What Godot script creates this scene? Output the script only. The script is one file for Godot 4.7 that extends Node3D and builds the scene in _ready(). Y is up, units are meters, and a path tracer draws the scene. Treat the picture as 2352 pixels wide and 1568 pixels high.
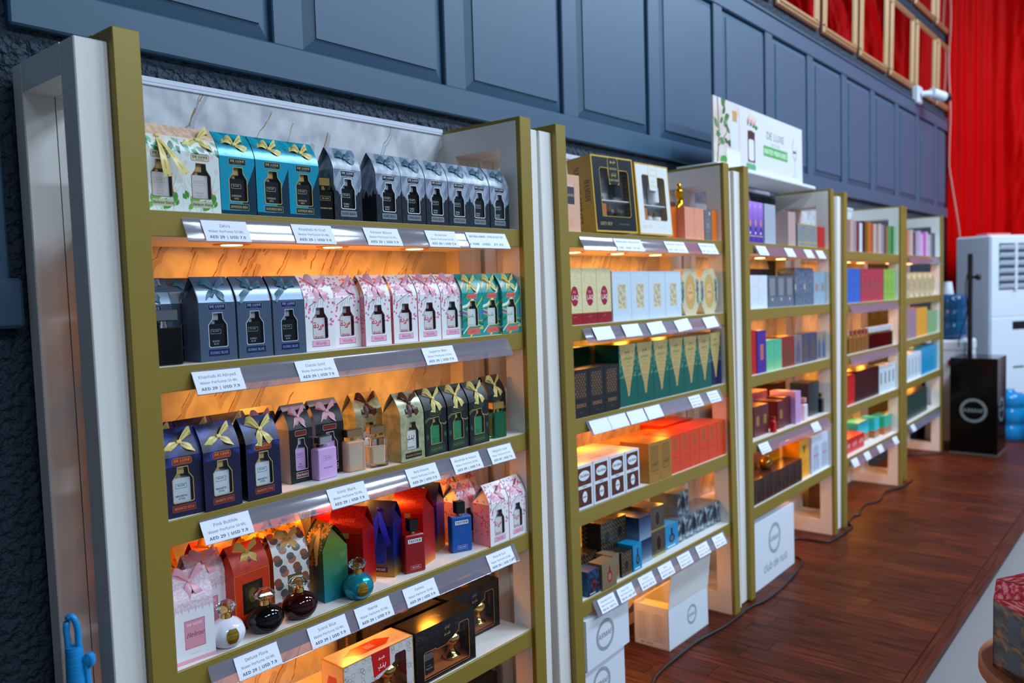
extends Node3D
# A shop wall of gold and white shelving units filled with perfume boxes.
const EXPOSURE := 1.08
const ROOM := 11.0        # strength of the ceiling panels
const LED := .038          # strength of each shelf downlight
const PANELS := [[-1.6, 5.4, .5], [2.7, 2.0, .8], [4.9, 2.0, .9], [6.9, 2.2, .7], [.2, 5.0, 1.0], [2.7, 5.0, 1.2], [5.2, 5.0, 1.0]]

func _ready() -> void:
	camera_and_sky()
	ceiling_lights()
	room()
	drape()
	# five units: place and slight turns measured in the room
	var spots := [[0, 0, 0, 0, 0, 0], [.001, .0049, .0159, -.0021, -.0053, -.0162], [.0036, .0025, .0099, .0151, -.011, -.01], [-.0006, -.017, -.0116, .0007, -.0084, .0021], [-.0017, -.0229, -.0247, .016, -.0029, -.0018]]
	for k in 5:
		var e: Array = spots[k]
		U.append(Transform3D(Basis(Vector3.RIGHT, e[5]) * Basis(Vector3.BACK, e[4]) * Basis(Vector3.UP, e[3]), Vector3(k * 1.20815 + e[0], e[1], e[2])))
	var unit := build_unit()
	var ul := ["gold and white shelving unit full of ribboned gift boxes", "gold and white shelving unit with orange-red boxes and white cartons beneath", "gold and white shelving unit under the white sign", "gold and white shelving unit second from the black plinth", "gold and white shelving unit beside the black plinth"]
	for k in 5: copy_of(unit, "shelving_unit", ul[k], "shelving unit", U[k], "shelving units along the panelled wall")
	unit.free()
	designs()
	goods_first()
	paper_labels()
	goods_second()
	goods_far()
	sign_board()
	mirrors()
	corner_things()
	foreground()
	for key in proto: proto[key].free()

# ---------- image drawing (print on packaging, labels) : millimetres, y up ----------
class Pic:
	var im: Image
	var s := 3.0
	var hh := 100.0
	static var fonts := {}
	static var ts: TextServer
	func _init(w: float, h: float, sc: float, c: Color) -> void:
		im = Image.create(int(ceil(w * sc)), int(ceil(h * sc)), false, Image.FORMAT_RGBA8)
		im.fill(c); s = sc; hh = h
	func rect(x: float, y: float, w: float, h: float, c: Color) -> void:
		im.fill_rect(Rect2i(roundi(x * s), roundi((hh - y - h) * s), maxi(1, roundi(w * s)), maxi(1, roundi(h * s))), c)
	func poly(pts: Array, c: Color) -> void:
		var q := []
		var lo := 1e9; var hi := -1e9
		for p in pts:
			var v := Vector2(p.x * s, (hh - p.y) * s); q.append(v); lo = minf(lo, v.y); hi = maxf(hi, v.y)
		for y in range(maxi(0, int(floor(lo))), mini(im.get_height() - 1, int(ceil(hi))) + 1):
			var yc := y + 0.5
			var xs := []
			for i in q.size():
				var a: Vector2 = q[i]; var b: Vector2 = q[(i + 1) % q.size()]
				if (a.y <= yc) != (b.y <= yc): xs.append(a.x + (yc - a.y) / (b.y - a.y) * (b.x - a.x))
			xs.sort()
			for i in range(0, xs.size() - 1, 2):
				var x0 := roundi(xs[i]); var x1 := roundi(xs[i + 1])
				if x1 > x0: im.fill_rect(Rect2i(x0, y, x1 - x0, 1), c)
	func ell(cx: float, cy: float, rx: float, ry: float, c: Color, rot := 0.0) -> void:
		var p := []
		for i in 22: p.append(Vector2(cx, cy) + Vector2(cos(i * TAU / 22) * rx, sin(i * TAU / 22) * ry).rotated(rot))
		poly(p, c)
	func line(pts: Array, w: float, c: Color, closed := false) -> void:
		var n := pts.size() if closed else pts.size() - 1
		for i in n:
			var a: Vector2 = pts[i]; var b: Vector2 = pts[(i + 1) % pts.size()]
			var d := (b - a).normalized() * w * 0.5
			var e := Vector2(-d.y, d.x)
			poly([a + e - d, b + e + d, b - e + d, a - e - d], c)
	func frame(x: float, y: float, w: float, h: float, t: float, c: Color) -> void:
		rect(x, y, w, t, c); rect(x, y + h - t, w, t, c); rect(x, y, t, h, c); rect(x + w - t, y, t, h, c)
	func plate(x: float, y: float, w: float, h: float, fill: Color, edge: Color, t := 0.6) -> void:
		var r := minf(w, h) * 0.18
		for k in 2:
			var o := 0.0 if k == 0 else t
			var p := [Vector2(x + r, y + o), Vector2(x + w - r, y + o), Vector2(x + w - o, y + r), Vector2(x + w - o, y + h - r), Vector2(x + w - r, y + h - o), Vector2(x + r, y + h - o), Vector2(x + o, y + h - r), Vector2(x + o, y + r)]
			poly(p, edge if k == 0 else fill)
	func grad(x: float, y0: float, w: float, y1: float, c0: Color, c1: Color) -> void:
		var a := roundi((hh - y1) * s); var b := roundi((hh - y0) * s)
		for y in range(a, b): im.fill_rect(Rect2i(roundi(x * s), y, roundi(w * s), 1), c1.lerp(c0, float(y - a) / (b - a)))
	func mottle(x: float, y: float, w: float, h: float, c: Color, amt: float, f: float, sd: int, fy := 1.0) -> void:
		var n := FastNoiseLite.new(); n.seed = sd; n.frequency = f; n.fractal_octaves = 3
		for py in range(maxi(0, int((hh - y - h) * s)), mini(im.get_height(), int((hh - y) * s))):
			for px in range(maxi(0, int(x * s)), mini(im.get_width(), int((x + w) * s))):
				var k := clampf((n.get_noise_2d(px / s, py / s * fy) + 0.25) * 1.6, 0.0, 1.0) * amt
				if k > 0.02: im.set_pixel(px, py, im.get_pixel(px, py).lerp(c, k))
	func txt(t: String, cx: float, cy: float, cap: float, c: Color, font := "Droid Sans", bold := false, xs := 1.0, shear := 0.0, rot := 0, maxw := 0.0) -> void:
		var size := maxi(5, roundi(cap * s / 0.72))
		var key := font + str(bold)
		if not fonts.has(key):
			var f := SystemFont.new(); f.font_names = PackedStringArray([font]); f.font_weight = 700 if bold else 400; fonts[key] = f
		if ts == null: ts = TextServerManager.get_primary_interface()
		var tl := TextLine.new(); tl.add_string(t, fonts[key], size)
		var wd := int(ceil(tl.get_size().x)) + 4
		var tmp := Image.create(wd, size * 2, false, Image.FORMAT_RGBA8)
		tmp.fill(Color(c, 0.0))
		var pen := 2.0; var base := int(size * 1.36)
		for g in ts.shaped_text_get_glyphs(tl.get_rid()):
			var sz := Vector2i(g.font_size, 0)
			var fr: RID = g.font_rid
			if g.index and fr.is_valid():
				ts.font_render_glyph(fr, sz, g.index)
				var uv := Rect2i(ts.font_get_glyph_uv_rect(fr, sz, g.index))
				var off := ts.font_get_glyph_offset(fr, sz, g.index)
				if uv.size.x > 0 and uv.size.y > 0:
					var src := ts.font_get_texture_image(fr, sz, ts.font_get_glyph_texture_idx(fr, sz, g.index))
					for yy in uv.size.y:
						for xx in uv.size.x:
							var a := src.get_pixel(uv.position.x + xx, uv.position.y + yy).a
							if a > 0.02:
								var tx := int(pen + off.x) + xx; var ty := base + int(off.y) + yy
								if tx >= 0 and ty >= 0 and tx < wd and ty < size * 2: tmp.set_pixel(tx, ty, Color(c, maxf(a, tmp.get_pixel(tx, ty).a)))
			pen += g.advance
		if maxw > 0: xs = minf(xs, maxw * s / wd)
		if xs != 1.0: tmp.resize(maxi(1, int(wd * xs)), size * 2, Image.INTERPOLATE_BILINEAR)
		if rot == 90: tmp.rotate_90(CLOCKWISE)
		elif rot == -90: tmp.rotate_90(COUNTERCLOCKWISE)
		var tw := tmp.get_width(); var th := tmp.get_height()
		var ox := roundi(cx * s) - tw / 2; var oy := roundi((hh - cy) * s) - th / 2
		if rot == 0: oy = roundi((hh - cy) * s + cap * s * 0.5) - base
		if shear == 0.0: im.blend_rect(tmp, Rect2i(0, 0, tw, th), Vector2i(ox, oy))
		else:
			for y in th: im.blend_rect(tmp, Rect2i(0, y, tw, 1), Vector2i(ox + roundi((base - y) * shear), oy + y))
	func arabic(k: int, cx: float, cy: float, z: float, c: Color) -> void:
		# brush-like Arabic lettering; strokes in units of z
		var S: Array = [
			[[[.95, .2], [1.15, .45], [1.3, .2], [1.1, .05], [.9, .15], [.7, -.35], [.45, -.5]], [[.55, .2], [.5, -.15], [.3, -.4], [.08, -.45]], [[-.05, .5], [.16, .15], [.04, -.1], [-.28, -.06]], [[-.5, .0], [-.55, .45], [-.85, .3], [-.95, .0], [-.7, -.1], [-.5, .05]], [[-.6, .78], [-.52, .75]], [[-.88, .78], [-.8, .75]]],
			[[[-1.1, .1], [-.9, .35], [-.6, .3], [-.7, 0], [-1.1, -.05]], [[-.5, .1], [-.1, .15], [.2, .35], [.3, .05], [.6, .1], [.75, .45], [.85, .1], [1.15, .2]], [[.1, -.3], [.15, -.33]], [[.75, .7], [.8, .68]], [[.6, .62], [.65, .6]], [[-.9, .6], [-.85, .58]]],
			[[[1.0, .5], [.85, -.1], [.5, -.15], [.35, .2], [.2, -.1], [-.3, -.15]], [[-.4, .6], [-.45, -.1], [-.75, -.2], [-1.0, .1]], [[.3, .55], [.35, .52]], [[-.8, -.5], [-.75, -.52]], [[.75, -.45], [.8, -.47]]]]
		for st in S[k % 3]:
			var p := []
			for q in st: p.append(Vector2(cx + q[0] * z, cy + q[1] * z))
			line(p, z * 0.15, c)
	func tex() -> ImageTexture:
		return ImageTexture.create_from_image(im)

# ---------- mesh building ----------
class MB:
	var P := PackedVector3Array()
	var N := PackedVector3Array()
	var T := PackedVector2Array()
	var I := PackedInt32Array()
	func vert(p: Vector3, n: Vector3, t := Vector2.ZERO) -> int:
		P.append(p); N.append(n); T.append(t)
		return P.size() - 1
	func tri(a: Vector3, b: Vector3, c: Vector3, ta := Vector2.ZERO, tb := Vector2.ZERO, tc := Vector2.ZERO) -> void:
		var n := (b - a).cross(c - a).normalized()
		var k := vert(a, n, ta); vert(b, n, tb); vert(c, n, tc)
		I.append_array([k, k + 2, k + 1])
	func quad(a: Vector3, b: Vector3, c: Vector3, d: Vector3, r := Rect2(0, 0, 1, 1)) -> void:
		var n := (c - a).cross(d - b).normalized()
		var k := vert(a, n, Vector2(r.position.x, r.end.y)); vert(b, n, r.end); vert(c, n, Vector2(r.end.x, r.position.y)); vert(d, n, r.position)
		I.append_array([k, k + 2, k + 1, k, k + 3, k + 2])
	func box(lo: Vector3, hi: Vector3, front := Rect2(0, 0, 1, 1), side := Rect2(0, 0, 1, 1), top := Rect2(0, 0, 1, 1)) -> void:
		var a := lo; var b := hi
		quad(Vector3(a.x, a.y, b.z), Vector3(b.x, a.y, b.z), Vector3(b.x, b.y, b.z), Vector3(a.x, b.y, b.z), front)
		quad(Vector3(b.x, a.y, a.z), Vector3(a.x, a.y, a.z), Vector3(a.x, b.y, a.z), Vector3(b.x, b.y, a.z), front)
		quad(Vector3(a.x, a.y, a.z), Vector3(a.x, a.y, b.z), Vector3(a.x, b.y, b.z), Vector3(a.x, b.y, a.z), side)
		quad(Vector3(b.x, a.y, b.z), Vector3(b.x, a.y, a.z), Vector3(b.x, b.y, a.z), Vector3(b.x, b.y, b.z), side)
		quad(Vector3(a.x, b.y, b.z), Vector3(b.x, b.y, b.z), Vector3(b.x, b.y, a.z), Vector3(a.x, b.y, a.z), top)
		quad(Vector3(a.x, a.y, a.z), Vector3(b.x, a.y, a.z), Vector3(b.x, a.y, b.z), Vector3(a.x, a.y, b.z), top)
	func bevel(lo: Vector3, hi: Vector3, b: float) -> void:
		# box with chamfered edges
		var c := (lo + hi) * 0.5; var h := (hi - lo) * 0.5
		b = minf(b, minf(h.x, minf(h.y, h.z)) * 0.9)
		var X := [Vector3.RIGHT, Vector3.UP, Vector3.BACK]
		for ax in 3:
			var u: Vector3 = X[(ax + 1) % 3]; var v: Vector3 = X[(ax + 2) % 3]; var w: Vector3 = X[ax]
			var hu := h[(ax + 1) % 3]; var hv := h[(ax + 2) % 3]; var hw := h[ax]
			for sg in [-1.0, 1.0]:
				var o: Vector3 = c + w * hw * sg
				var q := [o - u * (hu - b) - v * (hv - b), o + u * (hu - b) - v * (hv - b), o + u * (hu - b) + v * (hv - b), o - u * (hu - b) + v * (hv - b)]
				if sg < 0: q.reverse()
				quad(q[0], q[1], q[2], q[3])
				for s2 in [-1.0, 1.0]:
					var e0: Vector3 = c + w * hw * sg + u * (hu - b) * s2
					var e1: Vector3 = c + w * (hw - b) * sg + u * hu * s2
					var f := v * (hv - b)
					var r := [e0 - f, e1 - f, e1 + f, e0 + f]
					if sg * s2 < 0: r.reverse()
					quad(r[0], r[1], r[2], r[3])
		for sx in [-1.0, 1.0]:
			for sy in [-1.0, 1.0]:
				for sz in [-1.0, 1.0]:
					var p: Vector3 = c + Vector3(sx * (h.x - b), sy * (h.y - b), sz * h.z)
					var q2: Vector3 = c + Vector3(sx * h.x, sy * (h.y - b), sz * (h.z - b))
					var r2: Vector3 = c + Vector3(sx * (h.x - b), sy * h.y, sz * (h.z - b))
					if sx * sy * sz > 0: tri(p, q2, r2)
					else: tri(p, r2, q2)
	func grid(rows: Array, wrap := false, flip := false, us := 1.0, vs := 1.0) -> void:
		var nr := rows.size(); var nc: int = rows[0].size(); var k0 := P.size()
		for i in nr:
			for j in nc:
				var up: Vector3 = rows[mini(i + 1, nr - 1)][j] - rows[maxi(i - 1, 0)][j]
				var ja := (j + 1) % nc if wrap else mini(j + 1, nc - 1)
				var jb := (j - 1 + nc) % nc if wrap else maxi(j - 1, 0)
				var al: Vector3 = rows[i][ja] - rows[i][jb]
				var n := al.cross(up).normalized()
				if n == Vector3.ZERO: n = Vector3.UP
				vert(rows[i][j], -n if flip else n, Vector2(us * j / (nc - 1.0), vs * i / (nr - 1.0)))
		for i in nr - 1:
			for j in (nc if wrap else nc - 1):
				var j2 := (j + 1) % nc
				var a := k0 + i * nc + j; var b := k0 + i * nc + j2; var c := k0 + (i + 1) * nc + j2; var d := k0 + (i + 1) * nc + j
				if flip: I.append_array([a, b, c, a, c, d])
				else: I.append_array([a, c, b, a, d, c])
	static func ring(hx: float, hz: float, r: float, m := 5) -> Array:
		# rounded rectangle in plan, [point, normal] pairs, counter-clockwise seen from above
		var o := []
		r = minf(r, minf(hx, hz))
		var cs := [Vector2(hx - r, hz - r), Vector2(hx - r, -hz + r), Vector2(-hx + r, -hz + r), Vector2(-hx + r, hz - r)]
		for k in 4:
			for i in m + 1:
				var a := PI / 2 - k * PI / 2 - i * PI / 2 / m
				var d := Vector2(cos(a), sin(a))
				var rr := Vector2(r, r)
				if r >= hx - 1e-6: rr = Vector2(hx, hz) if absf(hx - hz) > 1e-6 else rr
				o.append([cs[k] + d * rr if not (r >= hx - 1e-6 and absf(hx - hz) > 1e-6) else Vector2(d.x * hx, d.y * hz), d])
		return o
	func stack(rows: Array, m := 5, smooth := false, c := Vector3.ZERO, caps := true) -> void:
		# rows: [y, half x, half z, corner radius]; skin between them
		var R := []
		for q in rows: R.append(ring(q[1], q[2], q[3], m))
		var n: int = R[0].size()
		var sl := []
		for i in rows.size() - 1:
			var dy: float = rows[i + 1][0] - rows[i][0]; var dr: float = (rows[i + 1][1] - rows[i][1] + rows[i + 1][2] - rows[i][2]) * 0.5
			sl.append(Vector2(dy, -dr).normalized() if absf(dy) + absf(dr) > 1e-9 else Vector2(1, 0))
		for i in rows.size() - 1:
			var k := P.size()
			for e in 2:
				var g: Vector2 = sl[i]
				if smooth:
					var o := clampi(i - 1 + 2 * e, 0, sl.size() - 1)
					g = (sl[i] + sl[o]).normalized()
				for j in n:
					var p: Vector2 = R[i + e][j][0]; var d: Vector2 = R[i + e][j][1]
					vert(c + Vector3(p.x, rows[i + e][0], p.y), Vector3(d.x * g.x, g.y, d.y * g.x).normalized(), Vector2(float(j) / n, float(i + e)))
			for j in n:
				var j2 := (j + 1) % n
				I.append_array([k + j, k + n + j2, k + j2, k + j, k + n + j, k + n + j2])
		if caps:
			for e in [0, rows.size() - 1]:
				var up := Vector3.UP if e else Vector3.DOWN
				var k := vert(c + Vector3(0, rows[e][0], 0), up)
				for j in n: vert(c + Vector3(R[e][j][0].x, rows[e][0], R[e][j][0].y), up)
				for j in n:
					if e: I.append_array([k, k + 1 + (j + 1) % n, k + 1 + j])
					else: I.append_array([k, k + 1 + j, k + 1 + (j + 1) % n])
	func tube(pts: Array, r: float, seg := 8, cap := true) -> void:
		var rows := []
		for i in pts.size():
			var t: Vector3 = (pts[mini(i + 1, pts.size() - 1)] - pts[maxi(i - 1, 0)]).normalized()
			var u := t.cross(Vector3.UP if absf(t.y) < 0.9 else Vector3.RIGHT).normalized(); var w := u.cross(t)
			var row := PackedVector3Array()
			for j in seg: row.append(pts[i] + (u * cos(TAU * j / seg) + w * sin(TAU * j / seg)) * r)
			rows.append(row)
		grid(rows, true, true)
		if cap:
			for e in [0, pts.size() - 1]:
				for j in range(1, seg - 1): tri(rows[e][0], rows[e][j], rows[e][j + 1])
	func strip(pts: Array, wdir: Array, w: float, th := 0.0) -> void:
		# flat ribbon along pts, width direction per point
		var rows := []
		for i in pts.size(): rows.append(PackedVector3Array([pts[i] - wdir[i] * w * 0.5, pts[i] + wdir[i] * w * 0.5]))
		var L := 0.0
		for i in pts.size() - 1: L += (pts[i + 1] - pts[i]).length()
		grid(rows, false, false, 1.0, L / 0.05)
	func extrude(pl: PackedVector2Array, z0: float, z1: float) -> void:
		var tr := Geometry2D.triangulate_polygon(pl)
		for i in range(0, tr.size(), 3):
			var a := pl[tr[i]]; var b := pl[tr[i + 1]]; var c := pl[tr[i + 2]]
			if (b - a).cross(c - a) < 0:
				var q := b; b = c; c = q
			tri(Vector3(a.x, a.y, z1), Vector3(b.x, b.y, z1), Vector3(c.x, c.y, z1)); tri(Vector3(a.x, a.y, z0), Vector3(c.x, c.y, z0), Vector3(b.x, b.y, z0))
		var cw := Geometry2D.is_polygon_clockwise(pl)
		for i in pl.size():
			var a := pl[i]; var b := pl[(i + 1) % pl.size()]
			if cw:
				var q := a; a = b; b = q
			quad(Vector3(a.x, a.y, z1), Vector3(a.x, a.y, z0), Vector3(b.x, b.y, z0), Vector3(b.x, b.y, z1))
	func holed(outer: Array, hole: Array, z: float, uvf: Callable) -> void:
		# flat face in the xy plane with one hole, facing +z
		var o := PackedVector2Array(outer); var h := PackedVector2Array(hole)
		if Geometry2D.is_polygon_clockwise(o): o.reverse()
		if not Geometry2D.is_polygon_clockwise(h): h.reverse()
		var bi := 0; var bj := 0; var bd := 1e9
		for i in o.size():
			for j in h.size():
				if o[i].distance_to(h[j]) < bd: bd = o[i].distance_to(h[j]); bi = i; bj = j
		var pl := PackedVector2Array()
		for i in o.size() + 1: pl.append(o[(bi + i) % o.size()])
		for j in h.size() + 1: pl.append(h[(bj + j) % h.size()])
		var tr := Geometry2D.triangulate_polygon(pl)
		for i in range(0, tr.size(), 3):
			var a := pl[tr[i]]; var b := pl[tr[i + 1]]; var c := pl[tr[i + 2]]
			if (b - a).cross(c - a) < 0:
				var q := b; b = c; c = q
			tri(Vector3(a.x, a.y, z), Vector3(b.x, b.y, z), Vector3(c.x, c.y, z), uvf.call(a), uvf.call(b), uvf.call(c))
	func done() -> ArrayMesh:
		var A := []; A.resize(Mesh.ARRAY_MAX)
		A[Mesh.ARRAY_VERTEX] = P; A[Mesh.ARRAY_NORMAL] = N; A[Mesh.ARRAY_TEX_UV] = T; A[Mesh.ARRAY_INDEX] = I
		var m := ArrayMesh.new(); m.add_surface_from_arrays(Mesh.PRIMITIVE_TRIANGLES, A)
		return m

# ---------- materials, nodes ----------
var mats := {}
var names := {}

func C(r: int, g: int, b: int) -> Color: return Color8(r, g, b)

func mat(key: String, c := Color.WHITE, rough := 0.5, metal := 0.0, tex: Texture2D = null) -> StandardMaterial3D:
	if mats.has(key): return mats[key]
	var m := StandardMaterial3D.new(); m.resource_name = key
	m.albedo_color = c; m.roughness = rough; m.metallic = metal
	if tex: m.albedo_texture = tex
	mats[key] = m
	return m

func glassy(key: String, c: Color, a: float, rough := 0.03) -> StandardMaterial3D:
	if mats.has(key): return mats[key]
	var m := mat(key, Color(c, a), rough); m.transparency = BaseMaterial3D.TRANSPARENCY_ALPHA
	return m

func solid_glass(key: String, c: Color, a := 0.0, rough := 0.0) -> StandardMaterial3D:
	if mats.has(key): return mats[key]
	var m := mat(key, Color(c, a), rough); m.refraction_enabled = true; m.refraction_scale = 0.05
	return m

func glow(key: String, c: Color, e: float) -> StandardMaterial3D:
	if mats.has(key): return mats[key]
	var m := mat(key, c, 0.5); m.emission_enabled = true; m.emission = c; m.emission_energy_multiplier = e
	return m

func part(called: String, mesh: Mesh, m: Material, parent: Node3D, at := Transform3D()) -> MeshInstance3D:
	var o := MeshInstance3D.new(); o.name = called; o.mesh = mesh; o.material_override = m; o.transform = at
	parent.add_child(o, true)
	return o

func numbered(n: String) -> String:
	var k: int = names.get(n, -1) + 1
	names[n] = k
	return n if k == 0 else "%s_%03d" % [n, k]

func meta(o: Node3D, label: String, cat: String, group := "", kind := "") -> Node3D:
	if label: o.set_meta("label", label)
	if cat: o.set_meta("category", cat)
	if group: o.set_meta("group", group)
	if kind: o.set_meta("kind", kind)
	return o

func thing(called: String, label: String, cat: String, at := Transform3D(), group := "") -> Node3D:
	var o := Node3D.new(); o.name = numbered(called); o.transform = at; add_child(o)
	return meta(o, label, cat, group)

func struct(called: String, at := Transform3D()) -> Node3D:
	var o := Node3D.new(); o.name = called; o.transform = at; add_child(o)
	o.set_meta("kind", "structure")
	return o

func single(called: String, mesh: Mesh, m: Material, label: String, cat: String, at := Transform3D(), group := "") -> MeshInstance3D:
	var o := MeshInstance3D.new(); o.name = numbered(called); o.mesh = mesh; o.material_override = m; o.transform = at; add_child(o)
	meta(o, label, cat, group)
	return o

func copy_of(proto: Node3D, called: String, label: String, cat: String, at: Transform3D, group := "") -> Node3D:
	var o: Node3D = proto.duplicate(); o.name = numbered(called); o.transform = at; add_child(o)
	return meta(o, label, cat, group)

func boxm(w: float, h: float, d: float, b := 0.0) -> ArrayMesh:
	# box standing on y = 0, centred in x and z
	var key := "box %.4f %.4f %.4f %.4f" % [w, h, d, b]
	if not meshes.has(key):
		var q := MB.new()
		if b > 0: q.bevel(Vector3(-w / 2, 0, -d / 2), Vector3(w / 2, h, d / 2), b)
		else: q.box(Vector3(-w / 2, 0, -d / 2), Vector3(w / 2, h, d / 2), Rect2(0, 0, .745, 1), Rect2(.76, 0, .235, 1), Rect2(.76, 0, .235, .3))
		meshes[key] = q.done()
	return meshes[key]
var meshes := {}

func tf(x: float, y: float, z: float, yaw := 0.0) -> Transform3D:
	return Transform3D(Basis(Vector3.UP, deg_to_rad(yaw)), Vector3(x, y, z))
# ---------- ribbons ----------
func bow(v: int) -> ArrayMesh:
	var key := "bow%d" % v
	if meshes.has(key): return meshes[key]
	var q := MB.new()
	var L: Array = [
		[[-1, 1, 1.0, .25], [1, 1, 1.0, .3]],
		[[1, 1, 1.05, .45]],
		[[1, 1, .9, -.05], [-1, 1, .8, .1]],
		[],
		[[-1, 1, 1.1, .45], [1, 1, 1.15, .4]],
		[[-1, 1, .75, .2], [1, 1, .8, .35]]][v]
	var Tl: Array = [
		[[-.75, -1.15], [.95, -1.0]],
		[[-1.5, -.95], [1.45, -.75]],
		[[-1.5, -1.25], [-.75, 1.3]],
		[[-.1, -3.9], [1.6, -3.5]],
		[[-.5, -1.5], [.85, -1.3]],
		[[1.6, -.35], [-1.4, .25]]][v]
	var z := 0.0215
	for l in L:
		var sx: float = l[0]; var k: float = l[2]; var r: float = l[3]
		var pts := []; var wd := []
		var raw := [[0, 0, .1, .35], [.35, .22, .3, .8], [.75, .42, .45, 1.0], [1.05, .4, .3, 1.0], [1.1, .22, .1, .95], [.85, .05, .02, .9], [.4, -.06, .03, .75], [0, 0, .06, .35]]
		for p in raw:
			pts.append(Vector3(sx * p[0] * k, p[1] * k + r * p[0] * k, p[2] * k) * z)
			wd.append(Vector3(-.25 * sx, .8, .5).normalized() * p[3])
		q.strip(smooth_pts(pts), smooth_pts(wd), .0125)
	for t in Tl:
		var e := Vector2(t[0], t[1]); var n := Vector2(-e.y, e.x).normalized()
		var pts := []; var wd := []
		for i in 6:
			var f := i / 5.0
			pts.append(Vector3(e.x * f, e.y * f - .18 * sin(f * PI) * signf(e.x + .01), .16 * sin(f * PI * 1.3) + .04) * z)
			wd.append((Vector3(n.x, n.y, .35 * sin(f * 5.0 + v))).normalized() * (.4 + .6 * minf(1.0, f * 2.5)))
		q.strip(smooth_pts(pts), smooth_pts(wd), .0125)
	q.stack([[-.0035, .003, .002, .0015], [-.002, .0045, .0032, .002], [.002, .0045, .0032, .002], [.0035, .003, .002, .0015]], 2, true, Vector3(0, 0, .0025))
	meshes[key] = q.done()
	return meshes[key]

func smooth_pts(a: Array) -> Array:
	var o := []
	for i in a.size() - 1:
		var p0: Vector3 = a[maxi(i - 1, 0)]; var p1: Vector3 = a[i]; var p2: Vector3 = a[i + 1]; var p3: Vector3 = a[mini(i + 2, a.size() - 1)]
		for k in 3: o.append(p1.cubic_interpolate(p2, p0, p3, k / 3.0))
	o.append(a[-1])
	return o

func ribbon_mat(key: String, c: Color, ink := Color.TRANSPARENT) -> StandardMaterial3D:
	if mats.has(key): return mats[key]
	var t: Texture2D = null
	if ink.a > 0:
		var p := Pic.new(12, 25, 5.0, c)
		for k in 2: p.txt("deluxe", 6, 6 + 12.5 * k, 1.7, ink, "Droid Serif", true, 1.0, 0.0, 90)
		t = p.tex()
	var m := mat(key, Color.WHITE if t else c, 0.38, 0.0, t)
	m.rim_enabled = true; m.rim = 0.4
	return m

# ---------- gable-topped gift boxes ----------
const HOLE := [[-16, 26], [16, 26], [18, 28], [18, 66], [10.5, 77], [9.5, 88], [-8.5, 88], [-9.5, 77], [-18, 66], [-18, 28]]
const GW := 74.0
const GD := 58.0
const GH := 156.0
const GB := 108.0
const GL := 166.0

func gable_pic(c: Color) -> Pic:
	return Pic.new(GW + GD + 40, GL, 3.0, c)

func hole_line(p: Pic, w: float, c: Color) -> void:
	var q := []
	for h in HOLE: q.append(Vector2(37 + h[0] * 1.03, 57 + (h[1] - 57) * 1.02))
	p.line(q, w, c, true)

func plate_logo(p: Pic, fill: Color, edge: Color, ink: Color, y := 93.0) -> void:
	p.plate(19, y, 36, 12.5, fill, edge, .7)
	p.txt("DE LUXE", 37, y + 7.6, 4.2, ink, "Droid Sans", true, 1.25)
	p.txt("COLLECTION", 37, y + 2.8, 1.9, ink, "Droid Sans", false, 1.1)

func name_plate(p: Pic, t: String, fill: Color, edge: Color, ink: Color, font := "Droid Sans", shear := 0.0, xs := 1.0) -> void:
	p.rect(16, 9, 42, 12, edge); p.rect(16.7, 9.7, 40.6, 10.6, fill)
	p.txt(t, 37, 15, 4.6, ink, font, true, xs, shear, 0, 37.0)

func bottle_face(p: Pic, c: Color, ink: Color, l1: String, l2: String, plate := true) -> void:
	p.rect(GW + GD, 0, 40, GL, c)
	if plate:
		p.frame(GW + GD + 9, 30, 22, 8, .5, ink)
		p.txt("DE LUXE", GW + GD + 20, 34.6, 2.6, ink, "Droid Sans", true)
	p.txt(l1, GW + GD + 20, 16, 3.4, ink, "Droid Sans", true, 1.0, 0.0, 0, 26.0)
	p.txt(l2, GW + GD + 20, 11, 3.4, ink, "Droid Sans", true, 1.0, 0.0, 0, 26.0)

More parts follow.
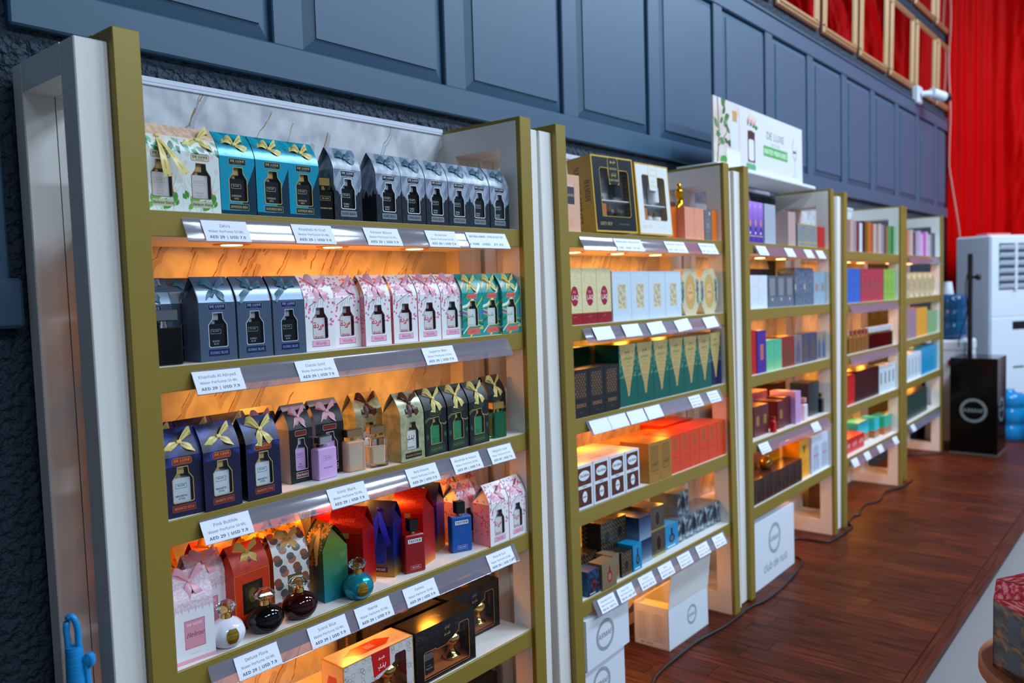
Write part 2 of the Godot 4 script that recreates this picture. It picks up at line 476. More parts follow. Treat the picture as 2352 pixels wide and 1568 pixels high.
func gable(key: String, pic: Pic, rough: float, metal: float, cap_m: Material, rib: Material, bow_v: int, window := true, bow_y := 131.0) -> Node3D:
	var tx := pic.tex()
	var m := mat("carton " + key, Color.WHITE, rough, metal, tx)
	var o := Node3D.new(); o.name = key
	var tw := GW + GD + 40
	var q := MB.new()
	var w := GW / 2000; var d := GD / 2000; var hb := GB / 1000; var h := GH / 1000
	var uvf := func(a: Vector2) -> Vector2: return Vector2((a.x * 1000 + 37) / tw, 1.0 - a.y * 1000 / GL)
	if window:
		var hp := []
		for e in HOLE: hp.append(Vector2(e[0], e[1]) * .001)
		q.holed([Vector2(-w, 0), Vector2(w, 0), Vector2(w, hb), Vector2(-w, hb)], hp, d, uvf)
	else: q.quad(Vector3(-w, 0, d), Vector3(w, 0, d), Vector3(w, hb, d), Vector3(-w, hb, d), Rect2(0, 1 - GB / GL, GW / tw, GB / GL))
	q.quad(Vector3(w, 0, -d), Vector3(-w, 0, -d), Vector3(-w, hb, -d), Vector3(w, hb, -d), Rect2(GW / tw, 1 - GB / GL, GD / tw, GB / GL))
	q.quad(Vector3(-w, .0005, d), Vector3(w, .0005, d), Vector3(w, .0005, -d), Vector3(-w, .0005, -d), Rect2(GW / tw, .9, .05, .05))
	for sg in [-1.0, 1.0]:
		var a := Vector3(sg * w, 0, -d * sg * -1); var b := Vector3(sg * w, 0, d * sg * -1)
		q.quad(a, b, Vector3(sg * w, hb, b.z), Vector3(sg * w, hb, a.z), Rect2(GW / tw, 1 - GB / GL, GD / tw, GB / GL))
		var ap := Vector3(sg * (w - .013), h - .008, 0)
		q.tri(Vector3(sg * w, hb, a.z), Vector3(sg * w, hb, b.z), ap, Vector2(GW / tw, 1 - GB / GL), Vector2((GW + GD) / tw, 1 - GB / GL), Vector2((GW + GD / 2) / tw, .08))
	for sg in [1.0, -1.0]:
		var rows := []
		for i in 6:
			var t := i / 5.0
			var zz := d * (1 - t) * (1 - t) + 2 * t * (1 - t) * d * .8
			var yy := hb * (1 - t) * (1 - t) + 2 * t * (1 - t) * (hb + (h - hb) * .5) + t * t * h
			rows.append(PackedVector3Array([Vector3(-w * sg, yy, zz * sg), Vector3(w * sg, yy, zz * sg)]))
		var k := q.T.size()
		q.grid(rows)
		for i in 6:
			for j in 2: q.T[k + i * 2 + j] = Vector2(j * GW / tw, (1 - i / 5.0) * (1 - GB / GL))
	var body := part("carton", q.done(), m, o)
	if window:
		var g := MB.new(); var pl := PackedVector2Array()
		for e in HOLE: pl.append(Vector2(e[0], e[1]) * .00108 - Vector2(0, .0045))
		g.extrude(pl, d - .0016, d - .0013)
		part("window", g.done(), acetate(), o)
		var bt := Node3D.new(); bt.name = "bottle"; o.add_child(bt, true)
		var b := MB.new()
		b.box(Vector3(-.0185, .022, -.004), Vector3(.0145, .068, .0245), Rect2((GW + GD + 2) / tw, 1 - 48 / GL, 36 / tw, 46 / GL), Rect2((GW + GD + 1) / tw, 1 - 4 / GL, 2 / tw, 2 / GL), Rect2((GW + GD + 1) / tw, 1 - 4 / GL, 2 / tw, 2 / GL))
		part("glass_body", b.done(), mat("bottle print " + key, Color.WHITE, .12, 0, tx), bt)
		var c := MB.new()
		c.stack([[.068, .005, .005, .005], [.0745, .005, .005, .005]], 3, false, Vector3(-.002, 0, .012))
		c.bevel(Vector3(-.0105, .0745, .004), Vector3(.0065, .0895, .021), .001)
		part("cap", c.done(), inner_cap(cap_m), bt)
	if rib:
		var yb := bow_y / 1000
		part("ribbon", bow(bow_v), rib, o, Transform3D(Basis(Vector3.RIGHT, -.5), Vector3(0, yb, d * (1 - (yb - hb) / (h - hb)) * .9 + .004)))
	return o

# ---------- bottles ----------
func flat_bottle(bw: float, bh: float, bd: float, r: float, bm: Material, cw: float, ch: float, cd: float, cm: Material, nm: Material, nh := .008) -> Node3D:
	var o := Node3D.new()
	var q := MB.new(); var e := .0015
	q.stack([[0, bw / 2 - e, bd / 2 - e, r], [e, bw / 2, bd / 2, r], [bh - e * 2, bw / 2, bd / 2, r], [bh, bw / 2 - e * 2, bd / 2 - e * 2, r]], 4)
	part("glass_body", q.done(), bm, o)
	var n := MB.new()
	n.stack([[bh, .0075, .0075, .0075], [bh + nh * .45, .0075, .0075, .0075], [bh + nh * .45, .0062, .0062, .0062], [bh + nh, .0062, .0062, .0062]], 4)
	part("collar", n.done(), nm, o)
	var c := MB.new()
	c.bevel(Vector3(-cw / 2, bh + nh, -cd / 2), Vector3(cw / 2, bh + nh + ch, cd / 2), .0015)
	part("cap", c.done(), cm, o)
	return o

func print_quad(w: float, h: float, t: Texture2D, key: String, rough := .3) -> Array:
	var q := MB.new(); q.quad(Vector3(-w / 2, 0, 0), Vector3(w / 2, 0, 0), Vector3(w / 2, h, 0), Vector3(-w / 2, h, 0))
	q.quad(Vector3(w / 2, 0, -.0004), Vector3(-w / 2, 0, -.0004), Vector3(-w / 2, h, -.0004), Vector3(w / 2, h, -.0004))
	return [q.done(), mat(key, Color.WHITE, rough, 0, t)]

func round_bottle(style: int, bm: Material, label_m: Material) -> Node3D:
	var o := Node3D.new()
	var q := MB.new()
	var rows := []
	var seg := 48
	var prof := [[.0, .001], [.0, .018], [.003, .0235], [.012, .0305], [.022, .034], [.03, .0335], [.04, .029], [.048, .021], [.0525, .012], [.054, .0085]]
	for e in prof:
		var row := PackedVector3Array()
		for j in seg:
			var a := TAU * j / seg
			var r: float = e[1]
			var dz := 1.0
			if style == 0: r *= 1.0 - .045 * pow(absf(cos(a * 4)), 3.0) * sin(clampf(e[0] / .054, 0, 1) * PI)
			else: dz = .8; r *= 1.08
			row.append(Vector3(sin(a) * r, e[0], cos(a) * r * dz))
		rows.append(row)
	q.grid(rows, true, false)
	part("glass_body", q.done(), bm, o)
	var n := MB.new()
	n.stack([[.053, .0095, .0095, .0095], [.0535, .0105, .0105, .0105], [.06, .0105, .0105, .0105], [.06, .009, .009, .009], [.0635, .009, .009, .009], [.0635, .0062, .0062, .0062], [.0745, .0062, .0062, .0062]], 5)
	part("collar", n.done(), mat("gold cap"), o)
	var c := MB.new()
	var sx := .021 if style != 2 else .0145
	var pr := [[.0625, .0098, .0098], [.069, sx * .86, .0125], [.0745, sx, .014], [.080, sx * .78, .0125], [.085, sx * .45, .0075]]
	var rr := []
	for e in pr: rr.append([e[0], e[1], e[2], minf(e[1], e[2]) * .55])
	c.stack(rr, 1)
	part("crystal_cap", c.done(), solid_glass("crystal", Color(1, 1, 1)), o)
	if label_m:
		var l := MB.new(); var rw := []
		for i in 7:
			var t := i / 6.0; var y := .012 + t * .028
			var r := lerpf(.0317, .0352, sin(t * PI)) * (.985 if style == 0 else .93)
			var hw := .34 * sqrt(maxf(.12, sin(PI * (.12 + .76 * t))))
			var row := PackedVector3Array()
			for j in 7:
				var a := -hw + 2 * hw * j / 6.0
				row.append(Vector3(sin(a) * r, y, cos(a) * r))
			rw.append(row)
		l.grid(rw, false, false, 1.0, -1.0)
		part("label_plaque", l.done(), label_m, o, Transform3D(Basis(Vector3.UP, -.55), Vector3.ZERO))
	return o

func censer() -> ArrayMesh:
	if meshes.has("censer"): return meshes["censer"]
	var q := MB.new()
	var rows := []
	for e in [[0, .017], [.004, .0185], [.007, .014], [.012, .009], [.02, .0065], [.025, .01], [.03, .0165], [.038, .02], [.046, .0185], [.05, .012], [.054, .0105], [.058, .0145], [.062, .015], [.066, .0125]]:
		rows.append([e[0], e[1], e[1], e[1]])
	q.stack(rows, 5, true)
	var h := []
	for i in 9: h.append(Vector3(.018 + .011 * sin(i / 8.0 * PI), .03 + .018 * i / 8.0, 0))
	q.tube(h, .0018, 6)
	meshes["censer"] = q.done()
	return meshes["censer"]

func gift_set(key: String, w: float, h: float, d: float, pic: Pic, hole: Array, rough: float, interior: Color) -> Node3D:
	# pic: front w x h in mm, then a 60 mm column for sides and top
	var tw := w * 1000 + 60.0
	var o := Node3D.new()
	var m := mat("gift " + key, Color.WHITE, rough, 0, pic.tex())
	var q := MB.new()
	var hp := []
	for e in hole: hp.append(Vector2(e[0] * .001 - w / 2, e[1] * .001))
	var uvf := func(a: Vector2) -> Vector2: return Vector2((a.x + w / 2) * 1000 / tw, 1.0 - a.y / h)
	q.holed([Vector2(-w / 2, 0), Vector2(w / 2, 0), Vector2(w / 2, h), Vector2(-w / 2, h)], hp, d / 2, uvf)
	var sr := Rect2((w * 1000 + 1) / tw, 0, 58 / tw, 1)
	q.quad(Vector3(w / 2, 0, -d / 2), Vector3(-w / 2, 0, -d / 2), Vector3(-w / 2, h, -d / 2), Vector3(w / 2, h, -d / 2), sr)
	q.quad(Vector3(-w / 2, 0, -d / 2), Vector3(-w / 2, 0, d / 2), Vector3(-w / 2, h, d / 2), Vector3(-w / 2, h, -d / 2), sr)
	q.quad(Vector3(w / 2, 0, d / 2), Vector3(w / 2, 0, -d / 2), Vector3(w / 2, h, -d / 2), Vector3(w / 2, h, d / 2), sr)
	q.quad(Vector3(-w / 2, h, d / 2), Vector3(w / 2, h, d / 2), Vector3(w / 2, h, -d / 2), Vector3(-w / 2, h, -d / 2), sr)
	q.quad(Vector3(-w / 2, 0, -d / 2), Vector3(w / 2, 0, -d / 2), Vector3(w / 2, 0, d / 2), Vector3(-w / 2, 0, d / 2), sr)
	part("carton", q.done(), m, o)
	var inn := MB.new(); var e := .002; var bz := d / 2 - (.052 if d < .09 else .042)
	inn.quad(Vector3(-w / 2 + e, e, bz), Vector3(w / 2 - e, e, bz), Vector3(w / 2 - e, h - e, bz), Vector3(-w / 2 + e, h - e, bz))
	inn.quad(Vector3(-w / 2 + e, .012, d / 2 - e), Vector3(w / 2 - e, .012, d / 2 - e), Vector3(w / 2 - e, .012, -d / 2 + e), Vector3(-w / 2 + e, .012, -d / 2 + e))
	part("tray", inn.done(), mat("tray " + key, interior, .6), o)
	var g := MB.new(); var pl := PackedVector2Array(hp)
	g.extrude(pl, d / 2 - .0016, d / 2 - .0013)
	part("window", g.done(), acetate(), o)
	return o

# ---------- generic perfume box ----------
func carton_mat(key: String, c: Color, rough := .35, metal := 0.0) -> StandardMaterial3D:
	return mat("box " + key, c, rough, metal)

func acetate() -> StandardMaterial3D:
	var m := glassy("acetate", Color(.3, .32, .35), .02); m.metallic_specular = .3
	return m

func inner_cap(m: StandardMaterial3D) -> StandardMaterial3D:
	var k := "boxed " + m.resource_name
	return mats[k] if mats.has(k) else mat(k, m.albedo_color, .25, .35)
# ---------- package designs ----------
var proto := {}
var rng := RandomNumberGenerator.new()

func blossoms(p: Pic, x0: float, y0: float, w: float, h: float, n: int, c: Color) -> void:
	for i in n:
		var x := x0 + rng.randf() * w; var y := y0 + rng.randf() * h
		for k in 3: p.ell(x + cos(k * 2.1 + i) * 1.5, y + sin(k * 2.1 + i) * 1.5, 1.2, 1.2, c)

func branch(p: Pic, a: Vector2, b: Vector2, c: Color, twigs := 6) -> void:
	p.line([a, a.lerp(b, .5) + Vector2(0, 2), b], 1.1, c)
	for i in twigs:
		var s := a.lerp(b, (i + 1.0) / (twigs + 1.0)) + Vector2(0, 1)
		p.line([s, s + Vector2(rng.randf_range(-6, 1), -rng.randf_range(8, 20))], .5, c)

func leaf(p: Pic, at: Vector2, ang: float, l: float, c: Color) -> void:
	var q := []
	for i in 9:
		var t := i / 8.0
		q.append(at + Vector2(t * l, sin(t * PI) * l * .26).rotated(ang))
	for i in range(7, 0, -1):
		var t := i / 8.0
		q.append(at + Vector2(t * l, -sin(t * PI) * l * .26).rotated(ang))
	p.poly(q, c)

func designs() -> void:
	rng.seed = 11
	var gold := mat("gold cap", C(232, 190, 110), .16, 1.0)
	var silver := mat("silver cap", C(205, 205, 210), .14, 1.0)
	var dark := mat("dark cap", C(40, 34, 30), .2, .4)
	var yellow := ribbon_mat("yellow ribbon", C(232, 208, 120), C(70, 60, 30))
	var teal := ribbon_mat("slate blue ribbon", C(70, 112, 132), C(34, 54, 66))
	var pink := ribbon_mat("pink ribbon", C(245, 178, 192))
	var brown := ribbon_mat("brown ribbon", C(92, 40, 20))
	var goldr := ribbon_mat("gold ribbon", C(228, 182, 92))
	var bluer := ribbon_mat("blue ribbon", C(12, 40, 190))
	# white floral
	var p := gable_pic(C(222, 228, 222))
	p.rect(0, 140, GW, 26, C(214, 172, 140)); p.mottle(0, 120, GW, 46, C(238, 206, 180), .8, .06, 3)
	for i in 26:
		var bot := i % 2 == 0
		leaf(p, Vector2(rng.randf_range(-4, GW), rng.randf_range(0, 26) if bot else rng.randf_range(112, 146)), rng.randf_range(.4, 2.6) if bot else rng.randf_range(-2.6, -.4), rng.randf_range(12, 24), [C(70, 140, 50), C(40, 110, 70), C(110, 170, 70), C(120, 190, 150)][i % 4])
	for i in 12: p.line([Vector2(rng.randf_range(0, 74), 0), Vector2(rng.randf_range(0, 74), rng.randf_range(30, 70))], .5, C(110, 170, 110))
	for i in 7: p.ell(rng.randf_range(4, 70), rng.randf_range(30, 110), 4, 5, C(232, 205, 198))
	plate_logo(p, C(205, 196, 165), C(60, 45, 25), C(40, 38, 34))
	hole_line(p, 1.6, C(150, 84, 58))
	p.rect(18, 9, 38, 12, C(190, 190, 150)); p.txt("Deluxe Nora", 37, 15, 4.8, C(30, 30, 25), "Droid Serif", true, .9, .25)
	bottle_face(p, C(214, 206, 206), C(190, 160, 120), "Deluxe", "Nora", true)
	proto["flora"] = gable("flora", p, .3, 0, gold, yellow, 1)
	proto["flora_long"] = proto.flora.duplicate()
	proto.flora_long.get_node("ribbon").mesh = bow(3)
	# turquoise
	p = gable_pic(C(8, 150, 178))
	p.mottle(0, 112, GW, 54, C(8, 90, 120), .9, .03, 5); p.mottle(0, 112, GW, 54, C(60, 205, 205), .5, .06, 6)
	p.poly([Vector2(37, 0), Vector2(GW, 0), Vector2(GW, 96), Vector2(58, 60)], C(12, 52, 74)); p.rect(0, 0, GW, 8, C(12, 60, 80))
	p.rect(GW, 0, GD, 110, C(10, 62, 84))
	plate_logo(p, C(20, 38, 52), C(190, 160, 90), C(215, 190, 130))
	hole_line(p, 1.7, C(206, 170, 92)); name_plate(p, "SUPERIOR MEN", C(16, 50, 66), C(200, 165, 90), C(214, 178, 100))
	bottle_face(p, C(14, 14, 18), C(215, 200, 165), "SUPERIOR", "MEN")
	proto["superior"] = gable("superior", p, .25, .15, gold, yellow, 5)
	# black and silver diamonds
	p = gable_pic(C(26, 34, 42))
	p.rect(0, 62, GW + GD, 104, C(128, 140, 156))
	for j in 9:
		for i in range(-1, 11):
			var cx := i * 14.8 + (7.4 if j % 2 else 0.0); var cy := 66 + j * 12.5
			if cx < GW + GD: p.poly([Vector2(cx, cy - 12.5), Vector2(minf(cx + 7.4, GW + GD), cy), Vector2(cx, cy + 12.5), Vector2(cx - 7.4, cy)], [C(118, 130, 146), C(160, 170, 186), C(140, 152, 168)][(i * 2 + j) % 3])
	for i in range(0, 7):
		var cx := i * 24.6
		p.poly([Vector2(cx - 12.3, 44), Vector2(cx, 74), Vector2(minf(cx + 12.3, GW + GD), 44)], C(26, 34, 42))
	p.rect(0, 0, GW + GD, 46, C(26, 34, 42))
	for i in 9:
		p.line([Vector2(i * 18 - 20, 0), Vector2(i * 18 + 12, 52)], .35, C(92, 100, 108)); p.line([Vector2(i * 18 + 12, 0), Vector2(i * 18 - 20, 52)], .35, C(92, 100, 108))
	plate_logo(p, C(22, 26, 32), C(225, 228, 230), C(230, 232, 235))
	hole_line(p, 2.0, C(228, 232, 235)); name_plate(p, "ICONIC BLACK", C(120, 128, 136), C(160, 165, 170), C(20, 24, 28))
	bottle_face(p, C(10, 11, 13), C(225, 228, 230), "ICONIC", "BLACK")
	proto["iconic_black"] = gable("iconic black", p, .3, 0, silver, teal, 5)
	# striped slate blue
	p = gable_pic(C(92, 112, 138))
	for i in 66: p.rect(i * 2.0, 0, .8, GL, C(46, 54, 72))
	p.rect(2, 108, GW - 4, 26, C(150, 172, 195))
	p.rect(GW, 0, GD, GB, C(104, 118, 142))
	for i in 8: p.rect(GW + i * 2, 0, .8, GB, C(52, 60, 80))
	plate_logo(p, C(22, 34, 84), C(140, 150, 180), C(190, 200, 225)); hole_line(p, 1.7, C(205, 214, 222)); name_plate(p, "ICONIC BLUE", C(24, 40, 84), C(24, 40, 84), C(150, 170, 205))
	bottle_face(p, C(8, 12, 16), C(170, 180, 190), "ICONIC", "BLUE")
	proto["iconic_blue"] = gable("iconic blue", p, .3, .2, silver, teal, 2)
	proto["iconic_blue_b"] = proto.iconic_blue.duplicate(); proto.iconic_blue_b.get_node("ribbon").mesh = bow(0)
	# cherry blossom
	p = gable_pic(C(240, 236, 236))
	p.rect(GW, 0, GD, GB, C(232, 150, 165)); p.rect(GW, GB, GD, GL - GB, C(244, 226, 214))
	branch(p, Vector2(10, 92), Vector2(62, 118), C(50, 30, 34), 9); branch(p, Vector2(30, 138), Vector2(74, 160), C(50, 30, 34), 5); branch(p, Vector2(0, 110), Vector2(22, 128), C(50, 30, 34), 3)
	branch(p, Vector2(GW + 6, 80), Vector2(GW + 52, 60), C(50, 30, 34), 4)
	blossoms(p, 2, 60, 14, 100, 26, C(222, 40, 110)); blossoms(p, 56, 50, 16, 100, 24, C(222, 40, 110)); blossoms(p, 14, 106, 46, 56, 28, C(226, 60, 124)); blossoms(p, GW, 30, GD, 90, 30, C(205, 30, 90))
	p.rect(15, 113, 44, 13, C(244, 180, 205)); p.txt("DE LUXE", 37, 121, 4.4, C(252, 222, 232), "Droid Sans", true, 1.2); p.txt("COLLECTION", 37, 116, 2, C(252, 222, 232))
	hole_line(p, 1.4, C(96, 90, 92)); p.rect(15, 9, 44, 12.5, C(90, 70, 80)); p.rect(15.6, 9.6, 42.8, 11.3, C(246, 172, 200)); p.txt("Warda", 37, 15.2, 5.6, C(120, 90, 100), "Droid Serif", false, 1.1, .15)
	bottle_face(p, C(232, 226, 226), C(200, 30, 40), "", "", false)
	p.arabic(0, GW + GD + 19, 29, 12, C(205, 20, 40)); p.txt("Warda", GW + GD + 20, 8, 5.0, C(205, 30, 40), "Droid Serif", true, .95, .2)
	proto["warda"] = gable("warda", p, .4, 0, silver, pink, 4)
	proto["warda_b"] = proto.warda.duplicate(); proto.warda_b.get_node("ribbon").mesh = bow(1)
	# swirled green and coral
	p = gable_pic(C(16, 150, 140))
	for i in 9:
		var q := []; var y0 := i * 21.0 - 30
		for k in 9: q.append(Vector2(k * 17, y0 + 26 * sin(k * .55 + i * .7) + k * 7))
		p.line(q, [5, 3, 7, 2.5][i % 4], [C(226, 210, 70), C(238, 238, 220), C(24, 120, 70), C(236, 140, 120), C(120, 90, 190)][i % 5])
	p.rect(18, 93, 36, 13, C(226, 110, 92)); p.txt("DE LUXE", 36, 99, 4.2, C(190, 60, 50), "Droid Sans", true, 1.2)
	hole_line(p, 2.0, C(240, 200, 90)); p.rect(14, 5, 48, 15, C(222, 108, 92)); p.txt("Zahra", 37, 12, 6, C(170, 60, 60), "Droid Serif", false, 1, .2)
	bottle_face(p, C(228, 232, 228), C(40, 170, 90), "", "", false); p.arabic(1, GW + GD + 18, 27, 11, C(40, 175, 90)); p.txt("Zahra", GW + GD + 19, 9, 4.4, C(110, 190, 140), "Droid Serif")
	proto["swirl"] = gable("swirl", p, .35, 0, gold, yellow, 0)
	# navy with red plates
	p = gable_pic(C(14, 18, 52)); p.mottle(0, 90, GW, 76, C(44, 66, 150), .9, .025, 8); p.mottle(0, 0, GW, GL, C(50, 36, 96), .35, .02, 9)
	p.rect(GW, 0, GD, GL, C(8, 10, 24)); p.txt("DE LUXE", GW + 29, 60, 5, C(120, 122, 135), "Droid Sans", true); p.txt("COLLECTION", GW + 29, 54, 2.2, C(120, 122, 135)); p.line([Vector2(0, GB), Vector2(GW, GB)], .5, C(60, 70, 120))
	plate_logo(p, C(150, 36, 26), C(200, 140, 70), C(222, 150, 80)); hole_line(p, 1.8, C(196, 164, 92)); name_plate(p, "MAGNETIC STYLE", C(110, 30, 34), C(180, 90, 50), C(206, 130, 70), "Droid Sans", 0.0, .95)
	bottle_face(p, C(206, 214, 220), C(36, 38, 44), "MAGNETIC", "STYLE")
	proto["magnetic"] = gable("magnetic", p, .4, 0, gold, yellow, 1)
	proto["magnetic_b"] = proto.magnetic.duplicate(); proto.magnetic_b.get_node("ribbon").mesh = bow(4)
	# black with scrollwork, pink bottle
	p = gable_pic(C(14, 16, 18)); p.rect(0, 152, GW, 14, C(176, 172, 172)); p.rect(GW, 0, GD, GL, C(178, 172, 172))
	for i in 14:
		var cx := rng.randf_range(4, 70); var cy := rng.randf_range(20, 150); var q := []
		for k in 12: q.append(Vector2(cx, cy) + Vector2(cos(k * .6 + i), sin(k * .6 + i)) * (6 - k * .42))
		p.line(q, .5, C(34, 44, 48))
	p.plate(19, 94, 36, 11, C(110, 22, 16), C(225, 200, 190), .8); p.txt("DE LUXE", 37, 99.5, 4.2, C(150, 50, 40), "Droid Sans", true, 1.2)
	hole_line(p, 1.5, C(214, 190, 196)); p.rect(18, 9, 38, 12, C(230, 210, 205)); p.rect(19, 10, 36, 10, C(90, 16, 16)); p.txt("Pink Bubble", 37, 15, 4.6, C(240, 225, 225), "Droid Serif", true, .9, .25)
	bottle_face(p, C(206, 166, 216), C(120, 80, 110), "Pink", "Bubble")
	proto["pink_bubble"] = gable("pink bubble", p, .4, 0, silver, pink, 0)
	# khaki marble
	p = gable_pic(C(182, 178, 138)); p.mottle(0, 0, GW + GD, GL, C(142, 150, 108), .8, .03, 12)
	p.line([Vector2(20, 20), Vector2(18, 60), Vector2(24, 96)], .8, C(120, 100, 60)); p.line([Vector2(62, 120), Vector2(50, 150), Vector2(40, 166)], .8, C(150, 110, 50))
	p.rect(17, 108, 42, 15, C(44, 26, 18)); p.txt("DE LUXE", 38, 117, 5, C(205, 176, 120), "Droid Sans", true, 1.2); p.txt("COLLECTION", 38, 111, 2.4, C(205, 176, 120))
	hole_line(p, 1.3, C(120, 112, 84)); p.rect(12, 6, 52, 13, C(52, 34, 18)); p.txt("Khashab Al Abiyad", 38, 12.5, 4, C(190, 165, 110), "Droid Serif", true, .85, .1)
	bottle_face(p, C(224, 220, 212), C(30, 26, 24), "", "", false); p.arabic(2, GW + GD + 19, 30, 12, C(30, 28, 28)); p.txt("Khashab", GW + GD + 20, 10, 3.6, C(40, 34, 30), "Droid Serif", true)
	proto["khaki"] = gable("khaki", p, .22, .1, gold, brown, 4)
	# black and emerald
	p = gable_pic(C(10, 18, 20))
	for i in 9:
		var q := []
		for k in 7: q.append(Vector2(k * 13, 78 + 10 * sin(k * .9 + i * .35) + i * 1.6))
		if i < 2: p.line(q, .8, C(190, 190, 100))
	for i in 8: leaf(p, Vector2(10 + i * 8, 0), 1.0 + .15 * i, 34, C(16, 52, 42))
	for i in 5: p.ell(8 + i * 15, 44 + (i % 2) * 20, 4, 6, C(30, 90, 60))
	p.plate(19, 93, 36, 11, C(12, 26, 24), C(150, 140, 70), .6); p.txt("DE LUXE", 37, 99, 4.2, C(60, 110, 80), "Droid Sans", true, 1.2)
	p.frame(18, 8, 38, 10, .6, C(120, 110, 50)); p.txt("Essential Bleu", 37, 13, 4, C(150, 140, 60), "Droid Serif", true, .9, .1)
	hole_line(p, 1.7, C(196, 160, 80)); bottle_face(p, C(10, 130, 76), C(8, 80, 50), "Essential", "Bleu", false)
	proto["emerald"] = gable("emerald", p, .45, 0, gold, yellow, 4)
	# blush with lace
	p = gable_pic(C(238, 234, 236)); p.rect(0, 94, GW, 72, C(224, 190, 200)); p.mottle(0, 96, GW, 70, C(240, 226, 230), .9, .15, 20)
	for i in 12: p.poly([Vector2(i * 6.4 - 1, 96), Vector2(i * 6.4 + 2.2, 86 + (i % 2) * 4), Vector2(i * 6.4 + 5.5, 96)], C(224, 190, 200))
	p.rect(0, 0, GW + GD, 6, C(236, 160, 180)); p.rect(18, 24, 38, 50, C(190, 90, 110)); p.rect(19, 25, 36, 48, C(226, 148, 166)); p.txt("DE LUXE", 37, 66, 4.2, C(250, 226, 232), "Droid Sans", true, 1.2); p.txt("Helene", 37, 48, 8, C(80, 40, 46), "Droid Serif", false, .9, .3); p.ell(37, 124, 3.2, 3.2, C(14, 12, 12))
	p.txt("WATER PERFUME", 37, 14, 2, C(200, 170, 180))
	proto["helene"] = gable("helene", p, .55, 0, null, pink, 4, false, 138)
	# orange
	p = gable_pic(C(214, 52, 10)); p.mottle(0, 110, GW, 56, C(176, 30, 6), .6, .04, 22); p.line([Vector2(0, 105), Vector2(GW, 105)], 1.0, C(200, 140, 50))
	for x in [.5, 73.5]: p.line([Vector2(x, 0), Vector2(x, 105)], 1.0, C(200, 140, 50))
	p.rect(16, 28, 42, 58, C(20, 16, 12)); p.rect(22, 34, 30, 46, C(52, 40, 14)); p.ell(37, 60, 9, 14, C(110, 84, 30)); p.ell(37, 128, 3.2, 3.2, C(14, 10, 8))
	proto["orange"] = gable("orange", p, .4, 0, null, goldr, 0, false, 140)
	# copper and grey circles
	p = gable_pic(C(236, 232, 226)); p.rect(GW, 0, GD, GL, C(60, 20, 18))
	for j in 7:
		for i in 3:
			var cx := 8 + i * 28 + (12 if j % 2 else 0); var cy := 12 + j * 24.0
			p.ell(cx + 3, cy - 5, 8.6, 8.6, C(190, 116, 82) if (i + j) % 2 else C(96, 88, 84)); p.ell(cx, cy + 3, 8, 8, C(104, 98, 96) if (i + j) % 2 else C(150, 84, 58))
	p.ell(37, 132, 3, 3, C(14, 10, 10)); p.rect(28, 20, 30, 52, C(96, 84, 40))
	proto["circles"] = gable("circles", p, .35, 0, null, goldr, 0, false, 142)
	# teal to gold
	p = gable_pic(C(12, 120, 134)); p.grad(0, 20, GW + GD, GL, C(10, 118, 136), C(168, 128, 26)); p.grad(GW, 0, GD, 130, C(10, 128, 150), C(120, 138, 40)); p.rect(0, 0, 8, GL, C(10, 40, 44))
	for i in 4:
		var c0 := [Vector2(20, 132), Vector2(52, 112), Vector2(22, 84), Vector2(56, 150)][i] as Vector2
		for r in 3:
			for k in 12: leaf(p, c0 + Vector2(5 + r * 6, 0).rotated(k * TAU / 12 + r * .26), k * TAU / 12 + r * .26, 8, [C(238, 196, 110), C(228, 214, 190), C(40, 130, 130)][r])
	p.ell(37, 138, 3, 3, C(10, 10, 10))
	proto["teal"] = gable("teal", p, .24, .35, null, goldr, 3, false, 148)
	# embossed red
	p = gable_pic(C(176, 12, 8)); p.grad(0, 0, GW + GD, 26, C(226, 150, 30), C(176, 12, 8)); p.mottle(0, 120, GW, 46, C(226, 40, 20), .8, .2, 30)
	p.txt("HAMIDI", 37, 136, 6, C(246, 110, 90), "Droid Serif", true); p.rect(30, 98, 15, 10, C(190, 130, 70)); p.mottle(30, 98, 15, 10, C(120, 150, 110), .8, .4, 31)
	proto["red"] = gable("red", p, .28, .3, null, null, 0, false)
	# royal blue
	p = gable_pic(C(12, 28, 92)); p.grad(0, 0, GW + GD, 44, C(196, 138, 30), C(12, 28, 92)); p.rect(GW, 44, GD, 70, C(10, 34, 120)); p.plate(17, 104, 40, 13, C(14, 26, 78), C(180, 110, 60), .7); p.txt("DE LUXE", 37, 111, 4.6, C(210, 150, 90), "Droid Sans", true, 1.2)
	p.plate(18, 26, 38, 66, C(18, 60, 156), C(150, 90, 60), .8); p.rect(29, 92, 15, 5, C(8, 8, 10)); p.txt("Deluxe", 37, 58, 4, C(70, 80, 130)); p.rect(16, 9, 42, 11, C(12, 26, 84)); p.txt("SUPREME", 37, 14.5, 5, C(220, 190, 140), "Droid Sans", true)
	proto["royal"] = gable("royal", p, .35, .1, null, bluer, 3, false, 140)
	# gold leaf pattern (seen behind)
	p = gable_pic(C(214, 150, 40))
	for i in 40: leaf(p, Vector2(rng.randf() * 70, rng.randf() * 160), rng.randf() * TAU, 12, [C(120, 96, 30), C(190, 110, 20), C(90, 60, 20)][i % 3])
	proto["gold_leaf"] = gable("gold leaf", p, .3, .3, null, goldr, 1, false, 140)
	# ---- loose bottles ----
	var blk := mat("black glass", C(8, 8, 9), .06)
	proto["black_gold_bottle"] = flat_bottle(.037, .062, .024, .002, blk, .029, .018, .02, gold, gold)
	proto["black_silver_bottle"] = flat_bottle(.056, .066, .03, .004, blk, .046, .02, .024, mat("brushed silver cap", C(170, 172, 176), .22, 1.0), silver, .012)
	proto["pink_bottle"] = flat_bottle(.05, .066, .026, .003, mat("pink glass", C(214, 168, 220), .18), .034, .016, .02, silver, silver)
